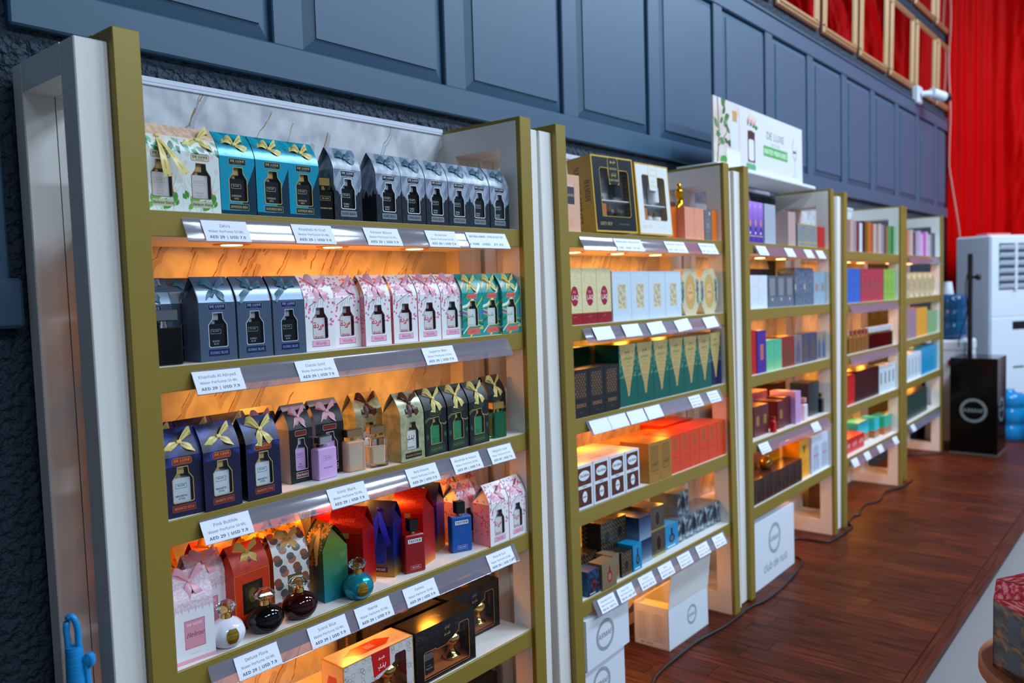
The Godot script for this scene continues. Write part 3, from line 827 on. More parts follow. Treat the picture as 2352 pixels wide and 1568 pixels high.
	proto["red_bottle"] = flat_bottle(.052, .09, .026, .003, mat("red lacquer", C(150, 8, 14), .12), .024, .03, .022, blk, gold, .006)
	proto["blue_bottle"] = flat_bottle(.055, .09, .028, .003, mat("blue lacquer", C(12, 84, 168), .15), .025, .03, .022, blk, gold, .006)
	for e in [["black_gold_bottle", "SUPERIOR MEN", C(200, 175, 120), .0122], ["pink_bottle", "Pink Bubble", C(130, 80, 120), .0132]]:
		var t := Pic.new(34, 40, 6.0, C(8, 8, 9) if e[0][0] == "b" else C(214, 168, 220))
		t.frame(5, 26, 24, 9, .5, e[2]); t.txt("DE LUXE", 17, 30.5, 3, e[2], "Droid Sans", true); t.txt(e[1], 17, 10, 3, e[2], "Droid Sans", true)
		var pq := print_quad(.034, .04, t.tex(), "bottle print " + e[0], .12)
		part("print", pq[0], pq[1], proto[e[0]], Transform3D(Basis(), Vector3(0, .014, e[3] - .0001)))
	for e in [["red_bottle", C(150, 8, 14), C(70, 10, 12), .0132], ["blue_bottle", C(12, 84, 168), C(110, 90, 110), .0142]]:
		var t := Pic.new(46, 80, 5.0, e[1])
		t.rect(5, 66, 36, 10, C(235, 238, 240)); t.txt("TESTER", 23, 71, 5.4, C(16, 20, 28), "Droid Sans", true, 1.25)
		t.txt("The", 23, 54, 3.6, e[2], "Droid Serif"); t.txt("DE LUXE", 23, 45, 3.6, e[2], "Droid Serif"); t.txt("EAU DE PARFUM", 23, 34, 2.6, e[2])
		t.frame(10, 4, 26, 9, .5, C(210, 180, 190)); t.txt("DE LUXE", 23, 8.5, 3.4, C(220, 205, 215), "Droid Sans", true)
		var pq := print_quad(.046, .08, t.tex(), "bottle print " + e[0], .15)
		part("print", pq[0], pq[1], proto[e[0]], Transform3D(Basis(), Vector3(0, .004, e[3] - .0001)))
	# frosted, clear and green glass: shell with liquid
	for e in [["frosted_bottle", C(236, 214, 190), C(238, 238, 236), .35, .45], ["clear_bottle", C(255, 255, 255), C(244, 226, 190), .0, 0.0], ["green_bottle", C(20, 150, 100), C(12, 140, 84), .25, 0.0]]:
		var gm := solid_glass("shell " + e[0], e[1], e[3], e[4])
		var b := flat_bottle(.046, .066, .03, .006, gm, .038, .018, .02, mat("warm metal cap", C(196, 160, 120), .14, 1.0) if e[0] != "green_bottle" else gold, gold)
		var l := MB.new(); l.stack([[.008, .015, .009, .004], [.054 if e[0] != "clear_bottle" else .046, .017, .0105, .004]], 4)
		part("liquid", l.done(), mat("liquid " + e[0], e[2], .25), b)
		proto[e[0]] = b
	var goldpl := Pic.new(24, 30, 6.0, C(214, 176, 70)); goldpl.txt("Helene", 12, 15, 5, C(60, 40, 10), "Droid Serif", false, .8, .3)
	var gpm := mat("gold plaque", Color.WHITE, .2, .9, goldpl.tex())
	proto["white_round"] = round_bottle(0, mat("white glaze", C(232, 230, 240), .08), gpm)
	proto["teal_round"] = round_bottle(0, mat("teal metallic glaze", C(18, 140, 160), .22, .45), gpm)
	proto["black_round"] = round_bottle(1, mat("black glaze", C(7, 7, 8), .04), null)
	proto["red_round"] = round_bottle(1, mat("oxblood glaze", C(40, 3, 5), .04), null)
# ---------- shelving units ----------
const HS := [1.442, 1.1711, .9007, .63, .3612, 0.0]
const H := [1.4426, 1.1717, .9013, .6306, .3618, .0006]   # a hair above the boards
const PW := .046
const UW := 1.0
const TOPY := 1.7355
const DEP := .289
const LIPT := .0453
var U: Array[Transform3D] = []
const ORD := ["first", "second", "third", "fourth", "fifth", "sixth", "seventh", "eighth", "ninth", "tenth"]
const SP := ["top shelf", "second shelf", "third shelf", "fourth shelf", "fifth shelf", "floor"]
const UP_ := ["the ribboned gift box unit", "the unit with orange-red boxes", "the unit under the sign", "the unit second from the plinth", "the unit beside the plinth"]

func local(k: int, x: float, y: float, z: float, yaw := 0.0, pitch := 0.0) -> Transform3D:
	return U[k] * Transform3D(Basis(Vector3.UP, deg_to_rad(yaw)) * Basis(Vector3.RIGHT, deg_to_rad(pitch)), Vector3(x, y, z))

func frame_ring(q: MB, x0: float, x1: float, y1: float, z0: float, z1: float, hy0: float, hy1: float, hz0: float, hz1: float, b := .0015) -> void:
	q.bevel(Vector3(x0, 0, hz1), Vector3(x1, y1, z1), b)
	q.bevel(Vector3(x0, 0, z0), Vector3(x1, y1, hz0), b)
	q.box(Vector3(x0, hy1, hz0), Vector3(x1, y1, hz1))
	q.box(Vector3(x0, 0, hz0), Vector3(x1, hy0, hz1))

func marble() -> StandardMaterial3D:
	if mats.has("marble"): return mats["marble"]
	var p := Pic.new(512, 768, 2.0, C(206, 206, 208))
	p.mottle(0, 0, 512, 768, C(170, 172, 180), .8, .014, 41, 1.3); p.mottle(0, 0, 512, 768, C(226, 226, 228), .6, .03, 42, .8)
	rng.seed = 5
	for i in 190:
		var a := Vector2(rng.randf_range(-20, 520), rng.randf_range(-20, 760)); var q := [a]; var l := rng.randi_range(4, 13)
		for k in l: q.append(q[-1] + Vector2(rng.randf_range(1.5, 6), rng.randf_range(3, 9)))
		if i % 3 != 1: p.line(q.map(func(v): return v + Vector2(2.5, -3)), rng.randf_range(2, 5), C(176, 174, 182))
		for k in l: p.line([q[k], q[k + 1]], rng.randf_range(.4, 1.7), C(150, 104, 40) if i % 4 else C(140, 138, 148))
	return mat("marble", Color.WHITE, .32, 0, p.tex())

func build_unit() -> Node3D:
	var o := Node3D.new()
	var gold := mat("gold laminate", C(150, 126, 50), .42, .2)
	gold.rim_enabled = false
	var white := mat("white laminate", C(236, 230, 222), .38)
	var lx := PW + UW
	for s in 2:
		var x0 := 0.0 if s == 0 else lx
		var q := MB.new()
		frame_ring(q, x0, x0 + PW, TOPY, -DEP, 0, .08, 1.66, -.235, -.072)
		var side := part("side_frame", q.done(), gold, o)
		var w := MB.new()
		var xi := PW if s == 0 else lx
		var xa := xi if s == 0 else xi - .0012; var xb := xi + .0012 if s == 0 else xi
		for b in [[0.0, 1.726, -.072, -.0145], [0.0, 1.726, -DEP, -.235], [1.66, 1.726, -.235, -.072], [0.0, .08, -.235, -.072]]:
			w.box(Vector3(xa, b[0], b[2]), Vector3(xb, b[1], b[3]))
		# lining of the cut-out
		for b in [[.079, .0806, -.235, -.072], [1.6594, 1.661, -.235, -.072], [.08, 1.66, -.2355, -.2344], [.08, 1.66, -.0726, -.0715]]:
			w.box(Vector3(x0 - .0005, b[0], b[2]), Vector3(x0 + PW + .0005, b[1], b[3]))
		part("side_panel", w.done(), white, side)
		var sp := MB.new()
		var sx := -.0545 if s == 0 else lx + PW + .0005; var st := .054 if s == 0 else .046
		frame_ring(sp, sx, sx + st, 1.7124, -.277, -.017, .08, 1.66, -.235, -.072, .002)
		part("side_spacer", sp.done(), white, o)
	var b := MB.new(); b.quad(Vector3(PW, 0, -.284), Vector3(lx, 0, -.284), Vector3(lx, 1.724, -.284), Vector3(PW, 1.724, -.284), Rect2(0, 0, 1, 1)); b.box(Vector3(PW, 0, -.292), Vector3(lx, 1.724, -.2845))
	var back := part("back_panel", b.done(), marble(), o)
	var tr := MB.new(); tr.bevel(Vector3(PW, 1.724, -.294), Vector3(lx, 1.741, -.280), .001); tr.bevel(Vector3(PW, 1.7305, -.2805), Vector3(lx, 1.7325, -.2792), .0005)
	part("top_trim", tr.done(), mat("white aluminium trim", C(216, 220, 232), .35), back)
	var hole := MB.new(); hole.tube([Vector3(.935, 1.64, -.2838), Vector3(.935, 1.64, -.2832)], .004, 10)
	part("screw_hole", hole.done(), mat("dark hole", C(14, 14, 14), .9), back)
	for s in 5:
		var sh := Node3D.new(); sh.name = "shelf"; o.add_child(sh, true)
		var y: float = HS[s]
		var q := MB.new(); q.box(Vector3(PW + .0005, y - LIPT, -.283), Vector3(lx - .0005, y, -.016))
		part("board", q.done(), white, sh)
		var e := MB.new(); e.bevel(Vector3(PW + .0003, y - LIPT, -.0162), Vector3(lx - .0003, y - .0008, -.0105), .0008)
		part("front_edge", e.done(), gold, sh)
		for i in range(1, 4):
			var x := .0185 + .257 * i
			var d := MB.new()
			d.stack([[y - LIPT - .0016, .036, .036, .036], [y - LIPT, .038, .038, .038]], 6, false, Vector3(x + .02, 0, -.165))
			part("downlight", d.done(), mat("downlight rim", C(190, 120, 60), .4), sh)
			var g := MB.new()
			g.stack([[y - LIPT - .0026, .021, .021, .021], [y - LIPT - .0016, .022, .022, .022]], 6, false, Vector3(x + .02, 0, -.165))
			part("lamp_lens", g.done(), glow("warm lamp lens", Color(1.0, .80, .52), 12.0), sh)
			var a := AreaLight3D.new(); a.name = "shelf_light"; a.area_size = Vector2(.045, .045); a.light_color = Color(1.0, .60, .08); a.light_energy = LED * (1.0 if s else 1.15)
			a.area_normalize_energy = true; a.shadow_enabled = true; a.area_range = 14.0
			a.transform = Transform3D(Basis(Vector3.RIGHT, -PI / 2), Vector3(x + .02, y - LIPT - .005, -.165))
			sh.add_child(a, true)
	return o

# clear curved label strips and the paper labels in them
const SPROF := [[-.012, -.0086], [-.016, -.0076], [-.026, -.0033], [-.036, .0022], [-.046, .0074], [-.0545, .0107]]
func strip_mesh() -> ArrayMesh:
	if meshes.has("strip"): return meshes["strip"]
	var q := MB.new(); var rows := []; var back := []
	for e in SPROF:
		var r := PackedVector3Array(); var r2 := PackedVector3Array()
		for i in 9:
			r.append(Vector3(.106 + .872 * i / 8.0, e[0], e[1])); r2.append(Vector3(.106 + .872 * i / 8.0, e[0] - .0009, e[1] - .0009))
		rows.append(r); back.append(r2)
	rows.reverse(); back.reverse()
	q.grid(rows); q.grid(back, false, true)
	q.bevel(Vector3(.106, -.0553, .0096), Vector3(.978, -.0538, .0118), .0004)
	meshes["strip"] = q.done()
	return meshes["strip"]

var label_cells := {}
var label_mat: StandardMaterial3D
func label_atlas(list: Array) -> void:
	var p := Pic.new(400, 54 * ceili(list.size() / 4.0), 5.0, C(236, 238, 248))
	var i := 0
	for e in list:
		var cx := (i % 4) * 100.0; var cy := (i / 4) * 54.0
		label_cells[e[0]] = Rect2(cx / 400, 1 - (cy + 52) / p.hh, 98.0 / 400, 50.0 / p.hh)
		var ink := C(52, 56, 70)
		if e.size() > 3:
			p.txt(e[1], cx + 48, cy + 40, 6.2, C(40, 66, 104), "Droid Sans", true, 96.0 / (e[1].length() * 5.2)); p.txt(e[2], cx + 34, cy + 16, 7.0, C(40, 66, 104), "Droid Sans", true)
		elif e.size() > 1:
			p.txt(e[1], cx + 48, cy + 40, 6.6, ink, "Droid Sans"); p.txt("Water Perfume 50 ML", cx + 48, cy + 27, 5.6, ink, "Droid Sans"); p.txt("AED 29 | USD 7.9", cx + 48, cy + 13.5, 7.0, C(30, 32, 44), "Droid Sans", true)
		i += 1
	label_mat = mat("label paper", Color.WHITE, .55, 0, p.tex())

func price_label(k: int, s: int, x: float, w: float, cell: String, desc: String, grp := "", tilt := 0.0, dy := 0.0) -> void:
	var q := MB.new(); var rows := []
	for i in range(SPROF.size() - 1, 0, -1):
		var e: Array = SPROF[i]
		var r := PackedVector3Array()
		for j in 2: r.append(Vector3(-w / 2 + w * j, e[0] + .001, e[1] + .0014))
		rows.append(r)
	q.grid(rows)
	var rc: Rect2 = label_cells[cell]
	for i in q.T.size():
		var t := q.T[i]; q.T[i] = Vector2(rc.position.x + t.x * rc.size.x, rc.end.y - t.y * rc.size.y)
	var at := local(k, x, H[s] + dy, 0) * Transform3D(Basis(Vector3.BACK, tilt), Vector3.ZERO)
	single("price_label", q.done(), label_mat, desc, "price label", at, grp)

# ---------- boxes on shelves ----------
func bx(k: int, s: int, x0: float, x1: float, zf: float, h: float, d: float, m: Material, desc: String, called := "perfume_box", yaw := 0.0, y := 0.0, n := 1, gap := .0015) -> void:
	# n boxes side by side between x0 and x1 with their fronts at zf
	var w := (x1 - x0) / n
	var label := "%s, %s of %s" % [desc, SP[s], UP_[k]] if s < 5 else "%s, under %s" % [desc, UP_[k]]
	for i in n:
		var xc := x0 + w * (i + .5)
		if n > 1: label = desc + ", " + ORD[i] + " in its row counting towards the plinth"
		single(called, boxm(w - gap, h, d), m, label, "box", local(k, xc, H[s] + y, zf - d / 2, yaw), desc + " row" if n > 1 else "")
# ---------- room ----------
const WZ := -.302
func wood_mat(i: int) -> StandardMaterial3D:
	var key := "wood plank %d" % i
	if mats.has(key): return mats[key]
	var base: Color = [C(88, 31, 12), C(80, 27, 10), C(92, 34, 12), C(76, 25, 10)][i]
	var p := Pic.new(64, 512, 1.0, base)
	p.mottle(0, 0, 64, 512, base.darkened(.55), .8, .09, 60 + i, .06); p.mottle(0, 0, 64, 512, base.lightened(.16), .5, .2, 70 + i, .04)
	rng.seed = 90 + i
	for k in 7:
		var x := rng.randf() * 60; var y := rng.randf() * 480
		p.line([Vector2(x, y), Vector2(x + 1, y + rng.randf_range(14, 40))], 1.6, base.darkened(.75))
	var m := mat(key, Color.WHITE, .42, 0, p.tex()); m.metallic_specular = .25
	return m

func noise_tex(f: float, sd: int, sz := 512, oct := 4, normal := false) -> NoiseTexture2D:
	var n := FastNoiseLite.new(); n.seed = sd; n.frequency = f; n.fractal_octaves = oct
	var t := NoiseTexture2D.new(); t.width = sz; t.height = sz; t.seamless = true; t.noise = n
	return t

func room() -> void:
	var paint := mat("slate blue paint", C(60, 92, 116), .45)
	var plaster := mat("rough slate plaster", C(46, 60, 74), .75)
	plaster.heightmap_enabled = true; plaster.heightmap_texture = noise_tex(.035, 3); plaster.heightmap_scale = 1.6
	plaster.uv1_triplanar = true; plaster.uv1_world_triplanar = true; plaster.uv1_scale = Vector3(2.2, 2.2, 2.2)
	var pale := mat("shop wall paint", C(96, 98, 104), .8)
	# back wall
	var wall := struct("wall_back")
	part("plaster", slab(Vector3(-3.2, -.05, WZ - .2), Vector3(8.1, 4.6, WZ)), plaster, wall)
	var zf := WZ + .018
	var tilt := Transform3D(Basis(Vector3.BACK, -.003), Vector3(0, .004, 0))
	part("lower_rail", bev(Vector3(-.057, 1.787, WZ), Vector3(7.16, 1.868, zf + .004), .004), paint, wall, tilt)
	part("upper_rail", bev(Vector3(-.057, 2.513, WZ), Vector3(7.16, 2.603, zf + .004), .004), paint, wall, tilt)
	var cap := bev(Vector3(-.057, 2.598, WZ), Vector3(7.16, 2.612, zf + .012), .003)
	part("rail_cap", cap, paint, wall, tilt)
	var i := 0
	var x := -.0685
	while x < 7.1:
		if x > -.06: part("stile", bev(Vector3(x, 1.866, WZ), Vector3(x + .085, 2.515, zf), .003), paint, wall, tilt)
		elif i == 0: part("stile", bev(Vector3(-.057, 1.866, WZ), Vector3(x + .085, 2.515, zf), .003), paint, wall, tilt)
		var a := x + .085; var b := minf(x + .5665, 7.13)
		if b - a > .1: part("panel", raised_panel(a, b, 1.868, 2.513, WZ + .002, zf + .001), paint, wall, tilt)
		x += .5665; i += 1
	# pilaster at the end of the panelling
	part("pilaster", bev(Vector3(-.46, 1.33, WZ), Vector3(-.082, 4.2, WZ + .03), .004), paint, wall)
	part("pilaster_panel", bev(Vector3(-.42, 1.36, WZ + .02), Vector3(-.095, 4.2, WZ + .036), .006), paint, wall)
	part("pilaster_base", bev(Vector3(-.47, 1.245, WZ), Vector3(-.066, 1.335, WZ + .042), .006), paint, wall)
	# other walls, ceiling, floors
	var wr := struct("wall_right"); part("plaster", slab(Vector3(8.1, -.05, WZ - .2), Vector3(8.3, 4.6, 7.3)), mat("end wall paint", C(150, 156, 168), .8), wr)
	var wl := struct("wall_left"); part("plaster", slab(Vector3(-3.4, -.05, WZ - .2), Vector3(-3.2, 4.6, 7.3)), pale, wl)
	var wf := struct("wall_front"); part("plaster", slab(Vector3(-3.4, -.05, 7.1), Vector3(8.3, 4.6, 7.3)), pale, wf)
	var ce := struct("ceiling"); part("plaster", slab(Vector3(-3.4, 4.4, WZ - .2), Vector3(8.3, 4.6, 7.3)), mat("ceiling paint", C(110, 112, 116), .9), ce)
	var fl := struct("floor")
	var conc := mat("grey screed", C(122, 120, 120), .55)
	part("screed", slab(Vector3(-3.4, -.2, WZ - .2), Vector3(8.3, -.03, 7.3)), conc, fl)
	var pf := struct("floor_platform")
	rng.seed = 77
	var px := -1.2; var n := 0
	while px < 8.0:
		var w := .098
		var m := wood_mat(rng.randi() % 4)
		var z0 := WZ; var split := WZ + rng.randf_range(.25, .75)
		for seg in [[z0, split], [split, .663]]:
			part("plank", plank(w, seg[1] - seg[0]), m, pf, Transform3D(Basis(), Vector3(px, 0, seg[0])))
			m = wood_mat(rng.randi() % 4)
		px += w; n += 1
	part("substrate", slab(Vector3(-1.2, -.2, WZ), Vector3(8.0, -.006, .66)), mat("dark substrate", C(30, 16, 10), .8), pf)
	var ex := -1.2
	while ex < 8.0:
		part("edging_board", bev(Vector3(ex + .0006, -.029, .664), Vector3(ex + 1.3994, .002, .712), .003), wood_mat(1), pf); ex += 1.4

func slab(a: Vector3, b: Vector3) -> ArrayMesh:
	var q := MB.new(); q.box(a, b); return q.done()

func bev(a: Vector3, b: Vector3, r: float) -> ArrayMesh:
	var q := MB.new(); q.bevel(a, b, r); return q.done()

func plank(w: float, l: float) -> ArrayMesh:
	var q := MB.new(); var e := .0011
	var off := fmod(l * 7.3, 1.0)
	q.quad(Vector3(e, 0, l - e), Vector3(w - e, 0, l - e), Vector3(w - e, 0, e), Vector3(e, 0, e), Rect2(0, off, 1, l))
	q.quad(Vector3(0, -.0055, l), Vector3(w, -.0055, l), Vector3(w - e, 0, l - e), Vector3(e, 0, l - e)); q.quad(Vector3(0, -.0055, 0), Vector3(0, -.0055, l), Vector3(e, 0, l - e), Vector3(e, 0, e))
	q.quad(Vector3(w, -.0055, l), Vector3(w, -.0055, 0), Vector3(w - e, 0, e), Vector3(w - e, 0, l - e)); q.quad(Vector3(w, -.0055, 0), Vector3(0, -.0055, 0), Vector3(e, 0, e), Vector3(w - e, 0, e))
	return q.done()

func raised_panel(x0: float, x1: float, y0: float, y1: float, zb: float, zf: float) -> ArrayMesh:
	var q := MB.new(); var m := .036; var st := .0035
	var o := [Vector3(x0, y0, zb), Vector3(x1, y0, zb), Vector3(x1, y1, zb), Vector3(x0, y1, zb)]
	var i := [Vector3(x0 + m, y0 + m, zf - st), Vector3(x1 - m, y0 + m, zf - st), Vector3(x1 - m, y1 - m, zf - st), Vector3(x0 + m, y1 - m, zf - st)]
	var f := []
	for v in i: f.append(v + Vector3(0, 0, st))
	for k in 4:
		var l := (k + 1) % 4
		q.quad(o[k], o[l], i[l], i[k]); q.quad(i[k], i[l], f[l], f[k])
	q.quad(f[0], f[1], f[2], f[3])
	return q.done()

func drape() -> void:
	# red cloth hung across the corner and the end of the room
	var path := [Vector2(7.17, -.285), Vector2(7.42, -.05), Vector2(7.6, .3), Vector2(7.68, .9), Vector2(7.72, 2.0)]
	var cv := Curve2D.new()
	for v in path: cv.add_point(v)
	var L := cv.get_baked_length()
	var n := FastNoiseLite.new(); n.seed = 8; n.frequency = .9
	var rows := []
	var cols := 190
	for i in 49:
		var t := i / 48.0; var y := .02 + 4.36 * t
		var row := PackedVector3Array()
		for j in cols:
			var u := j / (cols - 1.0) * L
			var p := cv.sample_baked(u); var p2 := cv.sample_baked(minf(u + .02, L)); var p1 := cv.sample_baked(maxf(u - .02, 0))
			var d := (p2 - p1).normalized(); var nn := Vector2(d.y, -d.x) * -1.0
			var sl := u + (y - 2.2) * -.22 * clampf(u - .25, 0, 1)
			var g := smoothstep(.42, .8, u)
			var f := (.5 + .5 * sin(sl * 15 + 6 * n.get_noise_2d(sl * 1.6, y * .4))) * .45 + .9 * absf(n.get_noise_2d(sl * 4.2, y * .45 + 5)) + .5 * n.get_noise_2d(sl * 1.8, y * .8 + 40)
			var k := .17 * f * g + .012 * n.get_noise_2d(u * 6, y) * (1 - g) + .01 * sin(u * 60) * (1 - g)
			var q := p + Vector2(-nn.x, -nn.y) * k * (1 if nn.x > 0 else -1)
			row.append(Vector3(q.x, y, q.y))
		rows.append(row)
	var q := MB.new(); q.grid(rows)
	var m := mat("red satin cloth", C(196, 2, 2), .5); m.metallic_specular = .15
	single("red_drape", q.done(), m, "large red satin drape hanging in loose folds at the end of the room", "drape")

func mirrors() -> void:
	var fr := mat("carved gold frame", C(196, 158, 112), .38, .35); var dk := mat("frame edge", C(128, 72, 52), .5, .1)
	var mi := mat("mirror glass", C(215, 215, 215), .02, 1.0)
	var o := Node3D.new()
	var w := .585; var h := .53; var f := .042
	var q := MB.new()
	for b in [[0, 0, w, f], [0, h - f, w, h], [0, f, f, h - f], [w - f, f, w, h - f]]: q.bevel(Vector3(b[0], b[1], 0), Vector3(b[2], b[3], .022), .006)
	for b in [[f * .35, f * .35, w - f * .35, f * .7], [f * .35, h - f * .7, w - f * .35, h - f * .35], [f * .35, f * .7, f * .7, h - f * .7], [w - f * .7, f * .7, w - f * .35, h - f * .7]]: q.bevel(Vector3(b[0], b[1], .015), Vector3(b[2], b[3], .029), .004)
	part("frame", q.done(), fr, o)
	var e := MB.new(); e.bevel(Vector3(-.006, -.006, 0), Vector3(w + .006, h + .006, .012), .002)
	part("frame_edge", e.done(), dk, o)
	part("mirror_glass", slab(Vector3(f - .002, f - .002, .005), Vector3(w - f + .002, h - f + .002, .014)), mi, o)
	for r in 2:
		for i in 7:
			copy_of(o, "wall_mirror", "gold framed mirror, %s along towards the red drape, %s row" % [ORD[i], ["lower", "upper"][r]], "mirror", Transform3D(Basis(Vector3.RIGHT, .02), Vector3(2.83 + .661 * i, 2.678 + r * .64 - .0015 * i, WZ + .002)), "framed mirrors, %s row" % ["lower", "upper"][r])
	o.free()

func camera_and_sky() -> void:
	var c := Camera3D.new(); c.name = "camera"
	c.transform = Transform3D(Basis(Vector3.UP, -.87274) * Basis(Vector3.RIGHT, -.0651) * Basis(Vector3.BACK, -.0321), Vector3(-.63259, 1.28809, 1.35826))
	var a := CameraAttributesPhysical.new(); a.frustum_focal_length = 12.0 / (784.0 / 1874.06); a.frustum_focus_distance = 1.72; a.exposure_aperture = 3.2
	c.attributes = a
	c.fov = rad_to_deg(2 * atan(784.0 / 1874.06)); c.near = .05; c.far = 60
	add_child(c); c.current = true
	var w := WorldEnvironment.new(); w.name = "environment"; var e := Environment.new()
	e.background_mode = Environment.BG_COLOR; e.background_color = Color(.02, .02, .025); e.tonemap_mode = Environment.TONE_MAPPER_LINEAR; e.tonemap_exposure = EXPOSURE
	e.sdfgi_enabled = true; e.ssao_enabled = true; e.ssil_enabled = true
	w.environment = e; add_child(w)

func ceiling_lights() -> void:
	var o := Node3D.new()
	part("housing", bev(Vector3(-.62, -.04, -.32), Vector3(.62, 0, .32), .006), mat("white metal", C(225, 226, 228), .4), o)
	part("light_diffuser", slab(Vector3(-.58, -.046, -.28), Vector3(.58, -.04, .28)), glow("cool panel light", Color(.80, .92, 1.0), 5.0), o)
	for e in PANELS:
		copy_of(o, "ceiling_light", "white rectangular ceiling panel light", "light", Transform3D(Basis(), Vector3(e[0], 4.4, e[1])), "ceiling panel lights")
		var l := AreaLight3D.new(); l.name = "ceiling_panel_light"; l.area_size = Vector2(1.16, .56); l.light_color = Color(.82, .91, 1.0); l.light_energy = e[2] * ROOM
		l.area_normalize_energy = true; l.shadow_enabled = true; l.area_range = 20.0
		l.transform = Transform3D(Basis(Vector3.RIGHT, -PI / 2), Vector3(e[0], 4.345, e[1])); add_child(l, true)
	o.free()
# ---------- goods of the ribboned gift box unit ----------
func put(p: String, s: int, x: float, zf: float, yaw: float, called: String, cat: String, desc: String, depth := .058, sc := Vector3.ONE, k := 0, ord := -1) -> void:
	var b := Basis(Vector3.UP, deg_to_rad(yaw)); var label: String = desc + ", " + SP[s] + " of " + UP_[k]
	if ord >= 0: label = desc + ", " + ORD[ord] + " in its row counting towards the plinth"
	var at := U[k] * Transform3D(b, Vector3(x, H[s], zf) - b * Vector3(0, 0, depth * .5 * sc.z)).scaled_local(sc)
	copy_of(proto[p], called, label, cat, at, desc + " row" if ord >= 0 else "")

func goods_first() -> void:
	var G := "gift_box"
	put("flora_long", 0, .0848, -.030, 0, G, "box", "white floral box, long yellow ribbon")
	put("flora", 0, .159, -.030, 0, G, "box", "white floral box, wide yellow bow")
	for x in [.234, .310, .383]: put("superior", 0, x, -.030, -2 if x > .35 else 0, G, "box", "turquoise gift box with black bottle", .058, Vector3.ONE, 0, [.234, .310, .383].find(x))
	put("superior", 0, .435, -.098, 0, G, "box", "turquoise gift box behind the bottle")
	put("black_gold_bottle", 0, .437, -.033, -4, "perfume_bottle", "bottle", "black perfume bottle with gold cap", .024)
	for x in [.495, .610, .6855, .762, .838, .9125, .990]: put("iconic_black", 0, x, -.030, 0, G, "box", "silver and black diamond gift box", .058, Vector3.ONE, 0, [.495, .610, .6855, .762, .838, .9125, .990].find(x))
	put("iconic_black", 0, .553, -.098, 0, G, "box", "diamond gift box in second row")
	put("black_silver_bottle", 1, .0775, -.030, -6, "perfume_bottle", "bottle", "black perfume bottle with silver cap", .03)
	put("iconic_blue_b", 1, .078, -.082, -4, G, "box", "striped blue box behind black bottle")
	put("iconic_blue_b", 1, .160, -.098, 0, G, "box", "striped blue box in second row")
	for x in [.176, .254, .332]: put("iconic_blue" if x > .2 else "iconic_blue_b", 1, x, -.030, 0, G, "box", "striped slate blue gift box", .058, Vector3.ONE, 0, [.176, .254, .332].find(x))
	for x in [.407, .489, .5635, .6455, .7225, .799]: put("warda" if int(x * 1000) % 3 else "warda_b", 1, x, -.030 if x != .489 else -.046, 0, G, "box", "white cherry blossom gift box", .058, Vector3.ONE, 0, [.407, .489, .5635, .6455, .7225, .799].find(x))
	for x in [.8725, .9475, 1.006]: put("swirl", 1, x - (.006 if x < 1 else 0.0), -.014 if x > 1 else -.024, 0, G, "box", "green and coral swirled gift box", .058, Vector3.ONE, 0, [.8725, .9475, 1.006].find(x))
	put("magnetic", 2, .086, -.020, -4, G, "box", "navy gift box beside the post")
	put("magnetic", 2, .158, -.010, 0, G, "box", "navy gift box, ribbon trailing sideways")
	put("magnetic_b", 2, .246, -.012, 0, G, "box", "navy gift box with full bow")
	for x in [.078, .154, .229]: put("magnetic", 2, x + .012, -.100, 0, G, "box", "navy gift box in second row", .058, Vector3.ONE, 0, [.078, .154, .229].find(x))
	put("pink_bubble", 2, .3185, -.118, 0, G, "box", "black pink-bowed box behind navy box")
	put("pink_bubble", 2, .364, -.056 + .0, 0, G, "box", "black pink-bowed box, window showing", .058, Vector3(.78, 1.03, 1))
	put("pink_bubble", 2, .444, -.064, 0, G, "box", "black pink-bowed box behind pink bottle", .058, Vector3(1, 1.03, 1))
	put("pink_bottle", 2, .413, -.034, 3, "perfume_bottle", "bottle", "pink perfume bottle with chrome cap", .026)
	put("frosted_bottle", 2, .492, -.036, -10, "perfume_bottle", "bottle", "frosted glass perfume bottle", .03)
	put("clear_bottle", 2, .548, -.026, -14, "perfume_bottle", "bottle", "clear glass bottle of cream perfume", .03)
	put("khaki", 2, .584, -.100, -6, G, "box", "khaki marbled box behind bottles")
	put("khaki", 2, .638, -.014, 1, G, "box", "khaki marbled box with brown ribbon")
	for x in [.716, .792, .868]: put("emerald", 2, x, -.016, 2, G, "box", "black and emerald gift box", .058, Vector3.ONE, 0, [.716, .792, .868].find(x))
	put("emerald", 2, .992, -.062, 4, G, "box", "emerald gift box behind green bottle")
	put("green_bottle", 2, .958, -.024, -8, "perfume_bottle", "bottle", "green glass perfume bottle", .03)
	put("helene", 3, .095, -.026, -5, G, "box", "blush lace gift box in front", .058, Vector3(1, 1.04, 1))
	put("helene", 3, .166, -.101, -3, G, "box", "blush lace gift box in second row", .058, Vector3(1, 1.05, 1))
	put("white_round", 3, .166, -.040, 20, "round_perfume_bottle", "bottle", "round white bottle with crystal stopper", 0)
	put("orange", 3, .247, -.076, 6, G, "box", "orange gift box with black panel", .058, Vector3(1.16, 1.06, 1))
	put("black_round", 3, .247, -.037, -20, "round_perfume_bottle", "bottle", "round black bottle with crystal stopper", 0)
	put("circles", 3, .344, -.083, -6, G, "box", "white gift box with copper circles", .058, Vector3(1.1, 1.04, 1))
	put("red_round", 3, .328, -.038, -25, "round_perfume_bottle", "bottle", "round oxblood bottle with crystal stopper", 0)
	put("teal", 3, .437, -.089, -95, G, "box", "teal and gold box turned sideways", 0, Vector3(1, 1.05, 1.05))
	put("teal_round", 3, .470, -.024, 10, "round_perfume_bottle", "bottle", "round teal bottle with crystal stopper", 0)
	put("red", 3, .514, -.096, -66, G, "box", "embossed red box beside teal box", 0, Vector3(1.15, 1.16, 1))
